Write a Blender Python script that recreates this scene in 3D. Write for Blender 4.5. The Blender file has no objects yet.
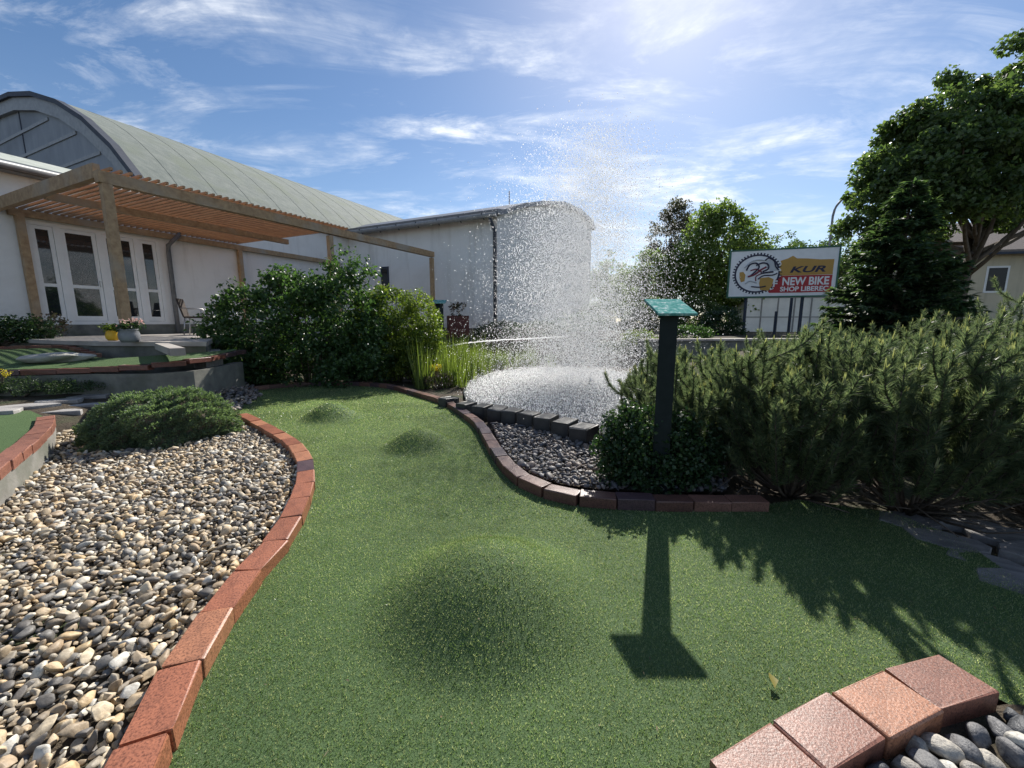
import bpy, bmesh, math, random
import numpy as np
from mathutils import Vector, Matrix, Quaternion
random.seed(4); rng = np.random.default_rng(7)
C = bpy.context.scene.collection
sc = bpy.context.scene
R = math.radians
# ------------------------------------------------------------------ camera geometry (metres)
F_PX, HOR, H = 400., 322., 1.25
PIT = math.atan((384-HOR)/F_PX); CP, SP = math.cos(PIT), math.sin(PIT)
def G(x, y, z=0.):                      # ground point seen at a pixel, at height z
    u=(x-512)/F_PX; v=(384-y)/F_PX
    dy=CP+v*SP; dz=-SP+v*CP; t=(z-H)/dz
    return Vector((u*t, dy*t, z))
def Q(x, y, Y):                         # point seen at a pixel at depth Y
    u=(x-512)/F_PX; v=(384-y)/F_PX
    dy=CP+v*SP; dz=-SP+v*CP; t=Y/dy
    return Vector((u*t, Y, H+dz*t))
AZ = math.atan(191/404.8)
E1 = Vector((math.sin(AZ), math.cos(AZ), 0)); E2 = Vector((-math.cos(AZ), math.sin(AZ), 0))
A0 = Vector((-1.192*8.9, 8.9, 0))
def W(s, w, z=0.): return A0 + E1*s + E2*w + Vector((0,0,z))
BM = Matrix(((E1.x, E2.x, 0, A0.x), (E1.y, E2.y, 0, A0.y), (0,0,1,0), (0,0,0,1)))   # building axes: s, w, z
def sstep(v, a, b):
    t = np.clip((v-a)/(b-a), 0, 1); return t*t*(3-2*t)
POND_C, POND_R = (1.16, 7.95), (2.12, 3.5)
def pond_d(x, y): return np.sqrt(((x-POND_C[0])/POND_R[0])**2+((y-POND_C[1])/POND_R[1])**2)
def T(x, y):                            # terrain height
    x=np.asarray(x,float); y=np.asarray(y,float)
    w=(x-A0.x)*E2.x+(y-A0.y)*E2.y
    u=x/np.maximum(y,.5)
    left=(.33*sstep(w,-8.2,-5.4)+.42*sstep(w,-4.0,-1.8))*sstep(-u,.60,.78)*sstep(y,2.2,4.2)
    back=(1.08*(1-sstep(x,2,6))+.75*sstep(x,2,6))*sstep(y,11.4,14.2)*sstep(u,-.42,-.30)
    right=.55*sstep(x,3.2,8)*sstep(y,3,9)
    far=np.where(y<-.5,0,.9*sstep(np.hypot(x,y),9,14))*sstep(-u,.3,.6)
    z=np.maximum.reduce([left,back,right,far])-.035
    return z-.4*(1-sstep(pond_d(x,y),.86,1.0))
def Th(x,y): return float(T(x,y))
def Gt(x,y,up=0.):                       # terrain point seen at a pixel
    z=.2
    for _ in range(12): p=G(x,y,z); z=.5*z+.5*(Th(p.x,p.y)+up)
    return G(x,y,z)
# ------------------------------------------------------------------ naming helpers
def tag(o, label=None, cat=None, group=None, kind=None):
    if label: o['label']=label
    if cat: o['category']=cat
    if group: o['group']=group
    if kind: o['kind']=kind
    return o
def empty(name, loc=(0,0,0), rz=0., label=None, cat=None, group=None):
    o=bpy.data.objects.new(name,None); C.objects.link(o); o.location=loc; o.rotation_euler=(0,0,rz); o.empty_display_size=.1
    return tag(o,label,cat,group)
def link(name, me, mat=None, parent=None, mw=None):
    o=bpy.data.objects.new(name,me); C.objects.link(o)
    if mat and not me.materials: me.materials.append(mat)
    if parent: o.parent=parent
    if mw is not None: o.matrix_basis=mw
    return o
def copy_tree(o, parent=None):
    c=o.copy(); C.objects.link(c)
    if parent: c.parent=parent
    for ch in [k for k in bpy.data.objects if k.parent==o]: copy_tree(ch,c)
    return c
ORD="first second third fourth fifth sixth seventh eighth ninth tenth eleventh twelfth thirteenth fourteenth fifteenth sixteenth seventeenth eighteenth nineteenth twentieth".split()
TENS={2:'twenty',3:'thirty',4:'forty',5:'fifty',6:'sixty',7:'seventy',8:'eighty',9:'ninety'}
def nth(i):
    if i<20: return ORD[i]
    n=i+1; t,r=divmod(n,10)
    return (TENS[t]+'-'+ORD[r-1]) if r else TENS[t][:-1]+'ieth'
# ------------------------------------------------------------------ mesh helpers
def npmesh(name, V, Fa, smooth=False):
    V=np.asarray(V,np.float32); Fa=np.asarray(Fa,np.int32); k=Fa.shape[1]
    me=bpy.data.meshes.new(name); me.vertices.add(len(V)); me.vertices.foreach_set('co',V.ravel())
    me.loops.add(Fa.size); me.loops.foreach_set('vertex_index',Fa.ravel())
    me.polygons.add(len(Fa)); me.polygons.foreach_set('loop_start',np.arange(0,Fa.size,k,dtype=np.int32))
    me.polygons.foreach_set('loop_total',np.full(len(Fa),k,np.int32))
    if smooth: me.polygons.foreach_set('use_smooth',np.ones(len(Fa),bool))
    me.update(calc_edges=True); me.validate(); return me
class MB:
    def __init__(s): s.bm=bmesh.new()
    def box(s, x0,x1,y0,y1,z0,z1, M=None, bev=0):
        m=Matrix.Translation(((x0+x1)/2,(y0+y1)/2,(z0+z1)/2))@Matrix.Diagonal((abs(x1-x0),abs(y1-y0),abs(z1-z0),1))
        if M is not None: m=M@m
        r=bmesh.ops.create_cube(s.bm,size=1,matrix=m)
        if bev:
            es={e for v in r['verts'] for e in v.link_edges}
            bmesh.ops.bevel(s.bm,geom=list(es),offset=bev,segments=2,affect='EDGES',profile=.6)
        return s
    def bar(s,a,b,wd,dp,up=(0,0,1)):
        a=Vector(a);b=Vector(b);d=b-a;L=d.length;d.normalize()
        up=Vector(up); x=d.cross(up)
        if x.length<1e-4: x=d.cross(Vector((1,0,0)))
        x.normalize(); z=x.cross(d)
        M=Matrix((( x.x,d.x,z.x,0),(x.y,d.y,z.y,0),(x.z,d.z,z.z,0),(0,0,0,1)))
        return s.box(-wd/2,wd/2,0,L,-dp/2,dp/2,Matrix.Translation(a)@M)
    def tube(s,pts,rad,n=8,cap=True):
        pts=[Vector(p) for p in pts]; rings=[]
        if not hasattr(rad,'__len__'): rad=[rad]*len(pts)
        ref=Vector((.31,.17,.93))
        for i,p in enumerate(pts):
            d=(pts[min(i+1,len(pts)-1)]-pts[max(i-1,0)]).normalized()
            x=d.cross(ref)
            if x.length<.05: x=d.cross(Vector((1,0,0)))
            x.normalize(); y=d.cross(x)
            rings.append([s.bm.verts.new(p+(x*math.cos(6.2832*k/n)+y*math.sin(6.2832*k/n))*rad[i]) for k in range(n)])
        for a,b in zip(rings,rings[1:]):
            for k in range(n):
                f=s.bm.faces.new((a[k],a[(k+1)%n],b[(k+1)%n],b[k])); f.smooth=True
        if cap: s.bm.faces.new(rings[0][::-1]); s.bm.faces.new(rings[-1])
        return s
    def lathe(s,prof,n=20,M=None):
        rings=[]
        for r,z in prof:
            rings.append([s.bm.verts.new((M@Vector((r*math.cos(6.2832*k/n),r*math.sin(6.2832*k/n),z))) if M else Vector((r*math.cos(6.2832*k/n),r*math.sin(6.2832*k/n),z))) for k in range(n)])
        for a,b in zip(rings,rings[1:]):
            for k in range(n):
                f=s.bm.faces.new((a[k],a[(k+1)%n],b[(k+1)%n],b[k])); f.smooth=True
        s.bm.faces.new(rings[0][::-1]); s.bm.faces.new(rings[-1]); return s
    def prism(s,poly,z0,z1,M=None):     # poly xy list, z may be lists
        n=len(poly); zz0=z0 if hasattr(z0,'__len__') else [z0]*n; zz1=z1 if hasattr(z1,'__len__') else [z1]*n
        f=(lambda v: M@v) if M else (lambda v:v)
        a=[s.bm.verts.new(f(Vector((p[0],p[1],z)))) for p,z in zip(poly,zz0)]
        b=[s.bm.verts.new(f(Vector((p[0],p[1],z)))) for p,z in zip(poly,zz1)]
        s.bm.faces.new(a[::-1]); s.bm.faces.new(b)
        for i in range(n): j=(i+1)%n; s.bm.faces.new((a[i],a[j],b[j],b[i]))
        return s
    def face(s,*vs): s.bm.faces.new([s.bm.verts.new(Vector(v)) for v in vs]); return s
    def build(s,name,mat,parent=None,mw=None):
        bmesh.ops.recalc_face_normals(s.bm,faces=s.bm.faces[:])
        me=bpy.data.meshes.new(name); s.bm.to_mesh(me); s.bm.free()
        return link(name,me,mat,parent,mw)
def catmull(pts, step=.04):
    P=[Vector(p) for p in pts]; P=[2*P[0]-P[1]]+P+[2*P[-1]-P[-2]]; out=[]
    for i in range(1,len(P)-2):
        a,b,c,d=P[i-1:i+3]; n=max(2,int((c-b).length/step))
        for k in range(n):
            t=k/n; out.append(.5*((2*b)+(c-a)*t+(2*a-5*b+4*c-d)*t*t+(3*b-a-3*c+d)*t**3))
    out.append(P[-2]); return out
def inpoly(x,y,poly):
    x=np.asarray(x);y=np.asarray(y); ins=np.zeros(x.shape,bool); n=len(poly)
    for i in range(n):
        x0,y0=poly[i][0],poly[i][1]; x1,y1=poly[(i+1)%n][0],poly[(i+1)%n][1]
        c=((y0>y)!=(y1>y))&(x<(x1-x0)*(y-y0)/((y1-y0) if y1!=y0 else 1e-9)+x0); ins^=c
    return ins
# ------------------------------------------------------------------ materials
class NT:
    def __init__(s,name):
        s.m=bpy.data.materials.new(name); s.m.use_nodes=True; s.t=s.m.node_tree; s.t.nodes.clear()
        s.out=s.n('ShaderNodeOutputMaterial')
    def n(s,t,**k):
        n=s.t.nodes.new(t)
        for a,b in k.items(): setattr(n,a,b)
        return n
    def l(s,a,b): s.t.links.new(a,b)
    def tex(s,kind='Object'): return s.n('ShaderNodeTexCoord').outputs[kind]
    def noise(s,scale,detail=4,rough=.55,vec=None,dist=0,stretch=None):
        n=s.n('ShaderNodeTexNoise'); n.inputs['Scale'].default_value=scale; n.inputs['Detail'].default_value=detail
        n.inputs['Roughness'].default_value=rough; n.inputs['Distortion'].default_value=dist
        v=vec or s.tex()
        if stretch:
            mp=s.n('ShaderNodeMapping'); mp.inputs['Scale'].default_value=stretch; s.l(v,mp.inputs['Vector']); v=mp.outputs[0]
        s.l(v,n.inputs['Vector']); return n.outputs['Fac']
    def ramp(s,fac,stops,interp='LINEAR'):
        r=s.n('ShaderNodeValToRGB'); e=r.color_ramp.elements; r.color_ramp.interpolation=interp
        while len(e)<len(stops): e.new(.5)
        for k,(p,c) in enumerate(stops): e[k].position=p; e[k].color=(*c,1) if len(c)==3 else c
        s.l(fac,r.inputs[0]); return r.outputs[0]
    def mix(s,fac,a,b,mode='MIX'):
        m=s.n('ShaderNodeMix',data_type='RGBA',blend_type=mode)
        for v,i in ((fac,0),(a,6),(b,7)):
            if hasattr(v,'default_value') and not isinstance(v,(int,float)): s.l(v,m.inputs[i])
            else: m.inputs[i].default_value=v if i==0 else (*v,1)
        return m.outputs[2]
    def bump(s,h,strength=.3,dist=.01):
        b=s.n('ShaderNodeBump'); b.inputs['Strength'].default_value=strength; b.inputs['Distance'].default_value=dist; s.l(h,b.inputs['Height']); return b.outputs[0]
    def bsdf(s,col,rough=.7,spec=.4,normal=None,metal=0):
        p=s.n('ShaderNodeBsdfPrincipled')
        if hasattr(col,'default_value'): s.l(col,p.inputs['Base Color'])
        else: p.inputs['Base Color'].default_value=(*col,1)
        if hasattr(rough,'default_value'): s.l(rough,p.inputs['Roughness'])
        else: p.inputs['Roughness'].default_value=rough
        p.inputs['Specular IOR Level'].default_value=spec; p.inputs['Metallic'].default_value=metal
        if normal: s.l(normal,p.inputs['Normal'])
        s.l(p.outputs[0],s.out.inputs[0]); return p
def rough_mat(name,c1,c2,scale=6,rough=.75,bump=.3,bscale=60,bdist=.004,spec=.35,c3=None,stretch=None,metal=0):
    t=NT(name); v=t.tex()
    f=t.noise(scale,6,.6,v,stretch=stretch); col=t.ramp(f,[(.3,c1),(.7,c2)])
    if c3: col=t.mix(t.ramp(t.noise(scale*.37,3,.5,v),[(.5,(0,0,0)),(.68,(1,1,1))]),col,c3)
    t.bsdf(col,rough,spec,t.bump(t.noise(bscale,5,.6,v,stretch=stretch),bump,bdist),metal); return t.m
def foliage_mat(name,cols,trans=.45,rough=.45,tr_tint=(1.15,1.25,.6),spec=.35,wear=None):
    t=NT(name); g=t.n('ShaderNodeNewGeometry')
    n=len(cols); col=t.ramp(g.outputs['Random Per Island'],[(i/(n-1) if n>1 else 0,c) for i,c in enumerate(cols)])
    if wear: col=t.mix(1.,col,t.ramp(t.noise(wear[0],5,.6),[(.3,(wear[1],)*3),(.7,(wear[2],)*3)]),'MULTIPLY')
    p=t.n('ShaderNodeBsdfPrincipled'); t.l(col,p.inputs['Base Color']); p.inputs['Roughness'].default_value=rough; p.inputs['Specular IOR Level'].default_value=spec
    tr=t.n('ShaderNodeBsdfTranslucent'); mu=t.n('ShaderNodeMix',data_type='RGBA',blend_type='MULTIPLY'); mu.inputs[0].default_value=1
    t.l(col,mu.inputs[6]); mu.inputs[7].default_value=(tr_tint[0]*1.5,tr_tint[1]*1.5,tr_tint[2]*1.5,1); t.l(mu.outputs[2],tr.inputs[0])
    m=t.n('ShaderNodeMixShader'); m.inputs[0].default_value=trans; t.l(p.outputs[0],m.inputs[1]); t.l(tr.outputs[0],m.inputs[2]); t.l(m.outputs[0],t.out.inputs[0])
    return t.m
M={}
def stucco(name,base,dirt):
    t=NT(name); v=t.tex(); f=t.noise(1.1,6,.65,v); col=t.mix(t.ramp(f,[(.45,(0,0,0)),(.75,(.55,.55,.55))]),base,dirt)
    col=t.mix(t.ramp(t.noise(1.,5,.6,v,stretch=(3.2,3.2,.28)),[(.52,(0,0,0)),(.74,(.5,.5,.5))]),col,tuple(.72*c for c in dirt))
    sx=t.n('ShaderNodeSeparateXYZ'); t.l(v,sx.inputs[0]); mr=t.n('ShaderNodeMapRange'); mr.inputs[1].default_value=1.75; mr.inputs[2].default_value=1.05; t.l(sx.outputs[2],mr.inputs[0])
    mm=t.n('ShaderNodeMath',operation='MULTIPLY'); t.l(mr.outputs[0],mm.inputs[0]); t.l(t.ramp(t.noise(2.4,6,.7,v),[(.42,(0,0,0)),(.68,(.8,.8,.8))]),mm.inputs[1]); col=t.mix(mm.outputs[0],col,(.36,.35,.30))
    t.bsdf(col,.85,.25,t.bump(t.noise(22,4,.6,v),.22,.006)); return t.m
M['stucco']=stucco('white_stucco',(.80,.79,.77),(.62,.60,.56))
M['cream']=stucco('cream_stucco',(.55,.49,.36),(.45,.4,.3))
M['roof']=rough_mat('weathered_roof_felt',(.14,.165,.15),(.215,.235,.21),3,.85,.4,30,.01,c3=(.165,.19,.15),stretch=(.4,2,2))
M['gable']=rough_mat('gable_boards',(.20,.225,.26),(.27,.295,.33),2,.7,.2,40,c3=(.17,.19,.22),stretch=(1,3,.3))
M['white_trim']=rough_mat('white_painted_trim',(.72,.73,.72),(.8,.8,.79),5,.45,.08,60)
M['dark_trim']=rough_mat('dark_blue_grey_metal',(.03,.04,.06),(.05,.06,.085),5,.7,.1,50)
M['gutter']=rough_mat('dull_grey_gutter',(.12,.13,.14),(.2,.2,.21),8,.45,.1,50)
M['flash']=rough_mat('pale_sheet_roof',(.38,.41,.36),(.5,.52,.47),4,.8,.15,30,spec=.15)
M['wood']=rough_mat('larch_timber',(.27,.17,.095),(.47,.33,.19),4,.7,.35,30,.004,stretch=(3,3,3),c3=(.36,.30,.23))
M['slat']=rough_mat('slat_timber',(.33,.18,.09),(.47,.28,.15),4,.65,.3,30,.003)
M['concrete']=rough_mat('worn_concrete',(.30,.29,.27),(.42,.41,.38),4,.85,.5,50,.006,c3=(.2,.21,.17))
M['concrete2']=rough_mat('weathered_concrete',(.17,.16,.145),(.27,.26,.235),6,.85,.6,45,.006,c3=(.14,.145,.115))
M['dark_conc']=rough_mat('mossy_grey_concrete',(.12,.12,.11),(.22,.22,.19),5,.85,.5,50,.006,c3=(.09,.1,.07))
M['slab']=rough_mat('pale_paving',(.34,.31,.28),(.46,.43,.39),3,.85,.4,40,.006,c3=(.28,.25,.23))
M['flag2']=rough_mat('grey_slate_flag',(.13,.125,.125),(.25,.24,.235),6,.8,.8,24,.012,c3=(.1,.1,.1),stretch=(1,3,1))
M['soil']=rough_mat('garden_soil',(.04,.03,.02),(.095,.075,.052),6,.95,.8,35,.03,c3=(.045,.06,.025))
M['bark']=rough_mat('tree_bark',(.07,.055,.04),(.16,.13,.1),9,.9,.8,25,.02,stretch=(1,1,.3))
M['twig']=rough_mat('pale_dead_twigs',(.14,.10,.07),(.3,.24,.18),20,.85,.3,60)
M['pinewood']=rough_mat('dark_pine_wood',(.045,.034,.026),(.12,.095,.075),20,.9,.4,60)
M['slate']=rough_mat('dark_slate',(.014,.015,.017),(.04,.041,.043),7,.45,.6,40,.008,c3=(.06,.06,.058))
M['flag']=rough_mat('pale_flagstone',(.26,.25,.24),(.44,.42,.4),5,.75,.6,30,.012,c3=(.16,.15,.15),stretch=(1,3,1))
M['post']=rough_mat('dark_green_powder_coat',(.008,.014,.015),(.014,.021,.022),12,.6,.1,80,spec=.2)
t=NT('verdigris_plate'); v=t.tex(); t.bsdf(t.ramp(t.noise(28,5,.65,v),[(.40,(.08,.25,.225)),(.55,(.17,.37,.34)),(.64,(.48,.56,.54))]),.8,.0,t.bump(t.noise(60,3,.6,v),.15,.002)); M['plate']=t.m
M['metal']=rough_mat('brushed_metal',(.5,.5,.5),(.6,.6,.6),10,.35,.05,50,metal=.9)
M['wicker']=rough_mat('dark_wicker',(.03,.021,.018),(.06,.045,.036),40,.8,.8,90,.004)
M['glass']=rough_mat('dark_door_glass',(.012,.015,.018),(.025,.03,.034),2,.04,.0,5,spec=.9)
M['black']=rough_mat('dark_void',(.008,.009,.01),(.014,.015,.017),2,.3,.0,5)
M['yellow']=rough_mat('yellow_glaze',(.62,.36,.02),(.72,.45,.04),4,.35,.1,40)
M['greypot']=rough_mat('grey_glazed_pot',(.15,.16,.18),(.26,.27,.29),6,.5,.2,40)
M['red']=rough_mat('red_painted_planter',(.07,.018,.016),(.11,.03,.026),6,.6,.2,40)
M['tile']=rough_mat('brown_roof_tiles',(.15,.12,.1),(.26,.22,.19),12,.8,.6,20,.02,stretch=(1,4,1))
M['lamp']=rough_mat('galvanised_pole',(.2,.21,.22),(.3,.31,.32),8,.5,.1,40)
M['boulder']=rough_mat('pale_boulder',(.36,.34,.29),(.55,.53,.47),5,.85,.8,22,.02,c3=(.25,.25,.22))
M['plastic']=rough_mat('greenhouse_sheet',(.62,.65,.66),(.78,.8,.8),1.6,.3,.1,10)
M['green_edge']=rough_mat('green_board_frame',(.03,.11,.07),(.05,.15,.09),6,.5,.1,40)
def flat(name,c,r=.5): M[name]=rough_mat(name,tuple(k*.93 for k in c),tuple(min(1,k*1.05) for k in c),3,r,.05,60)
flat('board_white',(.80,.80,.80)); flat('board_tan',(.50,.29,.07)); flat('board_red',(.42,.035,.04)); flat('board_ink',(.03,.03,.06)); flat('board_wine',(.22,.04,.06)); flat('board_grey',(.5,.52,.54))
# bricks: colour from the object's own colour
t=NT('red_paver'); v=t.tex(); oi=t.n('ShaderNodeObjectInfo')
sp=t.ramp(t.noise(130,3,.6,v),[(.34,(.45,.42,.42)),(.5,(1,1,1)),(.72,(1.25,1.22,1.2))]); bl=t.ramp(t.noise(11,6,.7,v),[(.28,(.5,.5,.5)),(.45,(.95,.94,.93)),(.72,(1.22,1.2,1.15))])
t.bsdf(t.mix(1.,t.mix(1.,oi.outputs['Color'],sp,'MULTIPLY'),bl,'MULTIPLY'),.42,.5,t.bump(t.noise(110,4,.65,v),.5,.003)); M['brick']=t.m
# turf
t=NT('artificial_turf'); v=t.tex()
c=t.ramp(t.noise(170,3,.7,v),[(.3,(.03,.065,.02)),(.55,(.07,.125,.042)),(.75,(.15,.20,.09))]); c=t.mix(t.ramp(t.noise(1.1,4,.6,v),[(.35,(0,0,0)),(.7,(.6,.6,.6))]),c,(.085,.14,.05))
t.bsdf(c,.7,.3,t.bump(t.noise(190,3,.7,v),.9,.008)); M['turf']=t.m
M['blade']=foliage_mat('turf_blades',[(.078,.137,.045),(.115,.185,.062),(.155,.23,.085),(.095,.153,.052),(.28,.33,.17),(.46,.48,.30),(.05,.087,.028)],.48,.3,(1.2,1.25,.82),.9,wear=(1.4,.62,1.25))
# pebbles
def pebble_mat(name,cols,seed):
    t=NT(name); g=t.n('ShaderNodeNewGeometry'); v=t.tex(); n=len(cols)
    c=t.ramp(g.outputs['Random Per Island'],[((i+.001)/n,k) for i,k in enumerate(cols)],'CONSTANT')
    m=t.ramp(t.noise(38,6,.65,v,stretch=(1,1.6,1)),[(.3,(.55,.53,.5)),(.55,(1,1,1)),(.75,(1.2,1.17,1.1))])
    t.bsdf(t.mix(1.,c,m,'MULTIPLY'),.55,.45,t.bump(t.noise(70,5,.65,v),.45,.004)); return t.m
M['pebble']=pebble_mat('river_pebbles',[(.52,.405,.265),(.24,.195,.14),(.64,.53,.37),(.38,.30,.205),(.54,.40,.23),(.12,.11,.10),(.66,.60,.49),(.37,.28,.185),(.52,.44,.32),(.18,.17,.155),(.60,.57,.50),(.33,.29,.23),(.14,.125,.11)],1)
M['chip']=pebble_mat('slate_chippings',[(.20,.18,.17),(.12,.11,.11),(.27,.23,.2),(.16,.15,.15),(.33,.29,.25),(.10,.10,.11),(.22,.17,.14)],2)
t=NT('river_cobbles'); v=t.tex(); oi=t.n('ShaderNodeObjectInfo'); c=t.ramp(oi.outputs['Random'],[(.0,(.10,.105,.115)),(.22,(.26,.24,.21)),(.36,(.055,.06,.07)),(.62,(.38,.35,.30)),(.72,(.13,.13,.135)),(.92,(.5,.48,.43))],'CONSTANT')
t.l(oi.outputs['Random'],t.n('ShaderNodeMath').inputs[0]); m=t.ramp(t.noise(2.6,7,.65,v,.6),[(.35,(.45,.45,.46)),(.5,(1,1,1)),(.68,(1.5,1.45,1.35))]); t.bsdf(t.mix(1.,c,m,'MULTIPLY'),.5,.45,t.bump(t.noise(6,5,.65,v),.4,.01)); M['cobble']=t.m
# leaves
M['lf_big']=foliage_mat('broad_leaves',[(.03,.065,.025),(.048,.095,.034),(.07,.125,.045),(.038,.078,.028)],.42,.4)
M['lf_yel']=foliage_mat('yellow_green_leaves',[(.06,.10,.025),(.11,.16,.03),(.19,.23,.04),(.05,.085,.022)],.45,.4)
M['lf_box']=foliage_mat('cushion_needles',[(.085,.125,.08),(.12,.17,.105),(.17,.225,.14),(.06,.095,.06)],.42,.5)
M['lf_round']=foliage_mat('glossy_round_leaves',[(.02,.045,.02),(.03,.062,.025),(.045,.085,.03),(.02,.04,.02)],.28,.35)
M['needle']=foliage_mat('pine_needles',[(.058,.09,.05),(.085,.12,.062),(.12,.155,.08),(.17,.20,.11),(.04,.066,.04)],.46,.4,(1.12,1.17,.85))
M['candle']=foliage_mat('pine_candles',[(.26,.27,.16),(.34,.33,.20),(.19,.21,.12)],.4,.6)
M['reed']=foliage_mat('iris_blades',[(.09,.13,.035),(.13,.18,.05),(.18,.23,.07),(.07,.11,.03)],.42,.4,(1.15,1.2,.5))
M['maple']=foliage_mat('maple_leaves',[(.05,.085,.036),(.072,.112,.046),(.095,.14,.057),(.13,.17,.07)],.46,.42)
M['spruce']=foliage_mat('spruce_needles',[(.034,.065,.038),(.055,.095,.05),(.095,.135,.065)],.42,.5)
M['lf_light']=foliage_mat('light_tree_leaves',[(.09,.135,.042),(.13,.185,.06),(.175,.23,.075),(.07,.11,.036)],.5,.45)
M['lf_dusk']=foliage_mat('copper_leaves',[(.05,.05,.04),(.075,.068,.05),(.08,.09,.055)],.4,.5)
M['lf_far']=foliage_mat('far_tree_leaves',[(.045,.075,.035),(.065,.10,.042),(.085,.125,.05)],.45,.5)
M['heather']=foliage_mat('heather_sprigs',[(.06,.04,.035),(.09,.06,.055),(.05,.06,.03),(.12,.09,.08)],.3,.6)
M['flower']=foliage_mat('yellow_blossom',[(.5,.42,.03),(.6,.5,.06)],.4,.6,(1,1,.5))
M['pink']=foliage_mat('pale_flowers',[(.5,.35,.3),(.6,.5,.45),(.45,.2,.18)],.4,.6,(1,.9,.9))
M['juniper']=foliage_mat('juniper_sprays',[(.04,.07,.025),(.055,.09,.035),(.03,.055,.025)],.25,.5)
M['litter']=foliage_mat('dry_litter',[(.13,.09,.05),(.22,.17,.09),(.08,.06,.04),(.28,.25,.15)],.2,.7)
M['fallen']=foliage_mat('fallen_leaf',[(.28,.24,.06),(.3,.25,.07)],.3,.5)
# water
t=NT('pond_water'); v=t.tex(); b=t.bump(t.noise(17,6,.75,v),1.,.06)
p=t.bsdf((.13,.14,.15),.13,.9,b); M['water']=t.m
t=NT('water_drops'); d=t.n('ShaderNodeBsdfDiffuse'); d.inputs[0].default_value=(.9,.92,.95,1); tr=t.n('ShaderNodeBsdfTranslucent'); tr.inputs[0].default_value=(1,1,1,1)
m1=t.n('ShaderNodeMixShader'); m1.inputs[0].default_value=.97; t.l(d.outputs[0],m1.inputs[1]); t.l(tr.outputs[0],m1.inputs[2])
gl=t.n('ShaderNodeBsdfGlossy'); gl.inputs['Roughness'].default_value=.25; m2=t.n('ShaderNodeMixShader'); m2.inputs[0].default_value=.06; t.l(m1.outputs[0],m2.inputs[1]); t.l(gl.outputs[0],m2.inputs[2]); t.l(m2.outputs[0],t.out.inputs[0]); M['drop']=t.m
# ------------------------------------------------------------------ leaf builders
def unit(a): return a/np.maximum(np.linalg.norm(a,axis=1,keepdims=True),1e-9)
def leafset(P,D,N,L,Wd,fold=.15):
    n=len(P); D=unit(D); S=unit(np.cross(D,N)); N=np.cross(S,D); L=np.broadcast_to(L,(n,))[:,None]; Wd=np.broadcast_to(Wd,(n,))[:,None]
    V=np.empty((n,4,3)); V[:,0]=P; V[:,1]=P+D*L*.5+S*Wd*.5+N*Wd*fold; V[:,2]=P+D*L-N*L*.08; V[:,3]=P+D*L*.5-S*Wd*.5+N*Wd*fold
    i=np.arange(n)[:,None]*4; Fa=np.concatenate([i+[0,1,2],i+[0,2,3]],1).reshape(-1,3)
    return V.reshape(-1,3),Fa
def needleset(P,D,L,wd):
    n=len(P); D=unit(D); S=unit(np.cross(D,rng.normal(size=(n,3)))); L=np.broadcast_to(L,(n,))[:,None]
    V=np.empty((n,3,3)); V[:,0]=P-S*wd*.5; V[:,1]=P+S*wd*.5; V[:,2]=P+D*L
    return V.reshape(-1,3),np.arange(n*3).reshape(-1,3)
def join(parts):
    Vs=[];Fs=[];o=0
    for V,Fa in parts: Vs.append(V);Fs.append(Fa+o);o+=len(V)
    return np.concatenate(Vs),np.concatenate(Fs)
def clump_leaves(cent,rad,per,L,spread=1.,up=.5):
    """leaves gathered round clump centres"""
    n=len(cent)*per; c=np.repeat(cent,per,0); r=np.repeat(rad,per)[:,None]
    off=unit(rng.normal(size=(n,3)))*rng.random((n,1))**.45; off[:,2]*=.75
    P=c+off*r; N=off+np.array([0,0,up])+rng.normal(size=(n,3))*.45; D=rng.normal(size=(n,3))+off*.7+np.array([0,0,-.25])
    Ls=L*rng.uniform(.65,1.25,n); return leafset(P,D,unit(N),Ls,Ls*.72*spread,.18)
def crown_clumps(ells,n,inner=.45):
    out=[];vols=np.array([e[1][0]*e[1][1]*e[1][2] for e in ells])**.67; ks=rng.choice(len(ells),n,p=vols/vols.sum())
    d=unit(rng.normal(size=(n,3))); r=rng.uniform(inner,1.,n)[:,None]**.6
    c=np.array([ells[k][0] for k in ks]); a=np.array([ells[k][1] for k in ks]); return c+d*a*r
def tree(name,label,cat,base,ells,trunk_r,nclump,clump_r,per,leaf,mat,group=None,bark='bark',limbs=9,rot=0,trunk_top=None,up=.5):
    base=Vector(base); o=empty(name,base,0,label,cat,group)
    cz=np.mean([e[0][2] for e in ells]); top=Vector(trunk_top) if trunk_top else Vector((np.mean([e[0][0] for e in ells]),np.mean([e[0][1] for e in ells]),cz))
    mb=MB(); mid=top*.5+Vector((random.uniform(-.2,.2),random.uniform(-.2,.2),0)); tr=[Vector((0,0,-.3)),mid*.4,mid,top]
    mb.tube(catmull(tr,.4),np.linspace(trunk_r,trunk_r*.45,len(catmull(tr,.4))),8)
    cl=crown_clumps(ells,nclump)
    for k in rng.choice(len(cl),min(limbs,len(cl)),replace=False):
        e=Vector(cl[k]); st=top*random.uniform(.45,.95); m=(st+e)*.5+Vector((0,0,-.1*(e-st).length)); pts=catmull([st,m,e],.5)
        mb.tube(pts,np.linspace(trunk_r*.4,trunk_r*.08,len(pts)),6)
    mb.build('trunk',M[bark],o)
    V,Fa=clump_leaves(cl,rng.uniform(.7,1.3,len(cl))*clump_r,per,leaf,up=up); link('crown',npmesh('crown',V,Fa),M[mat],o); return o
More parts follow.
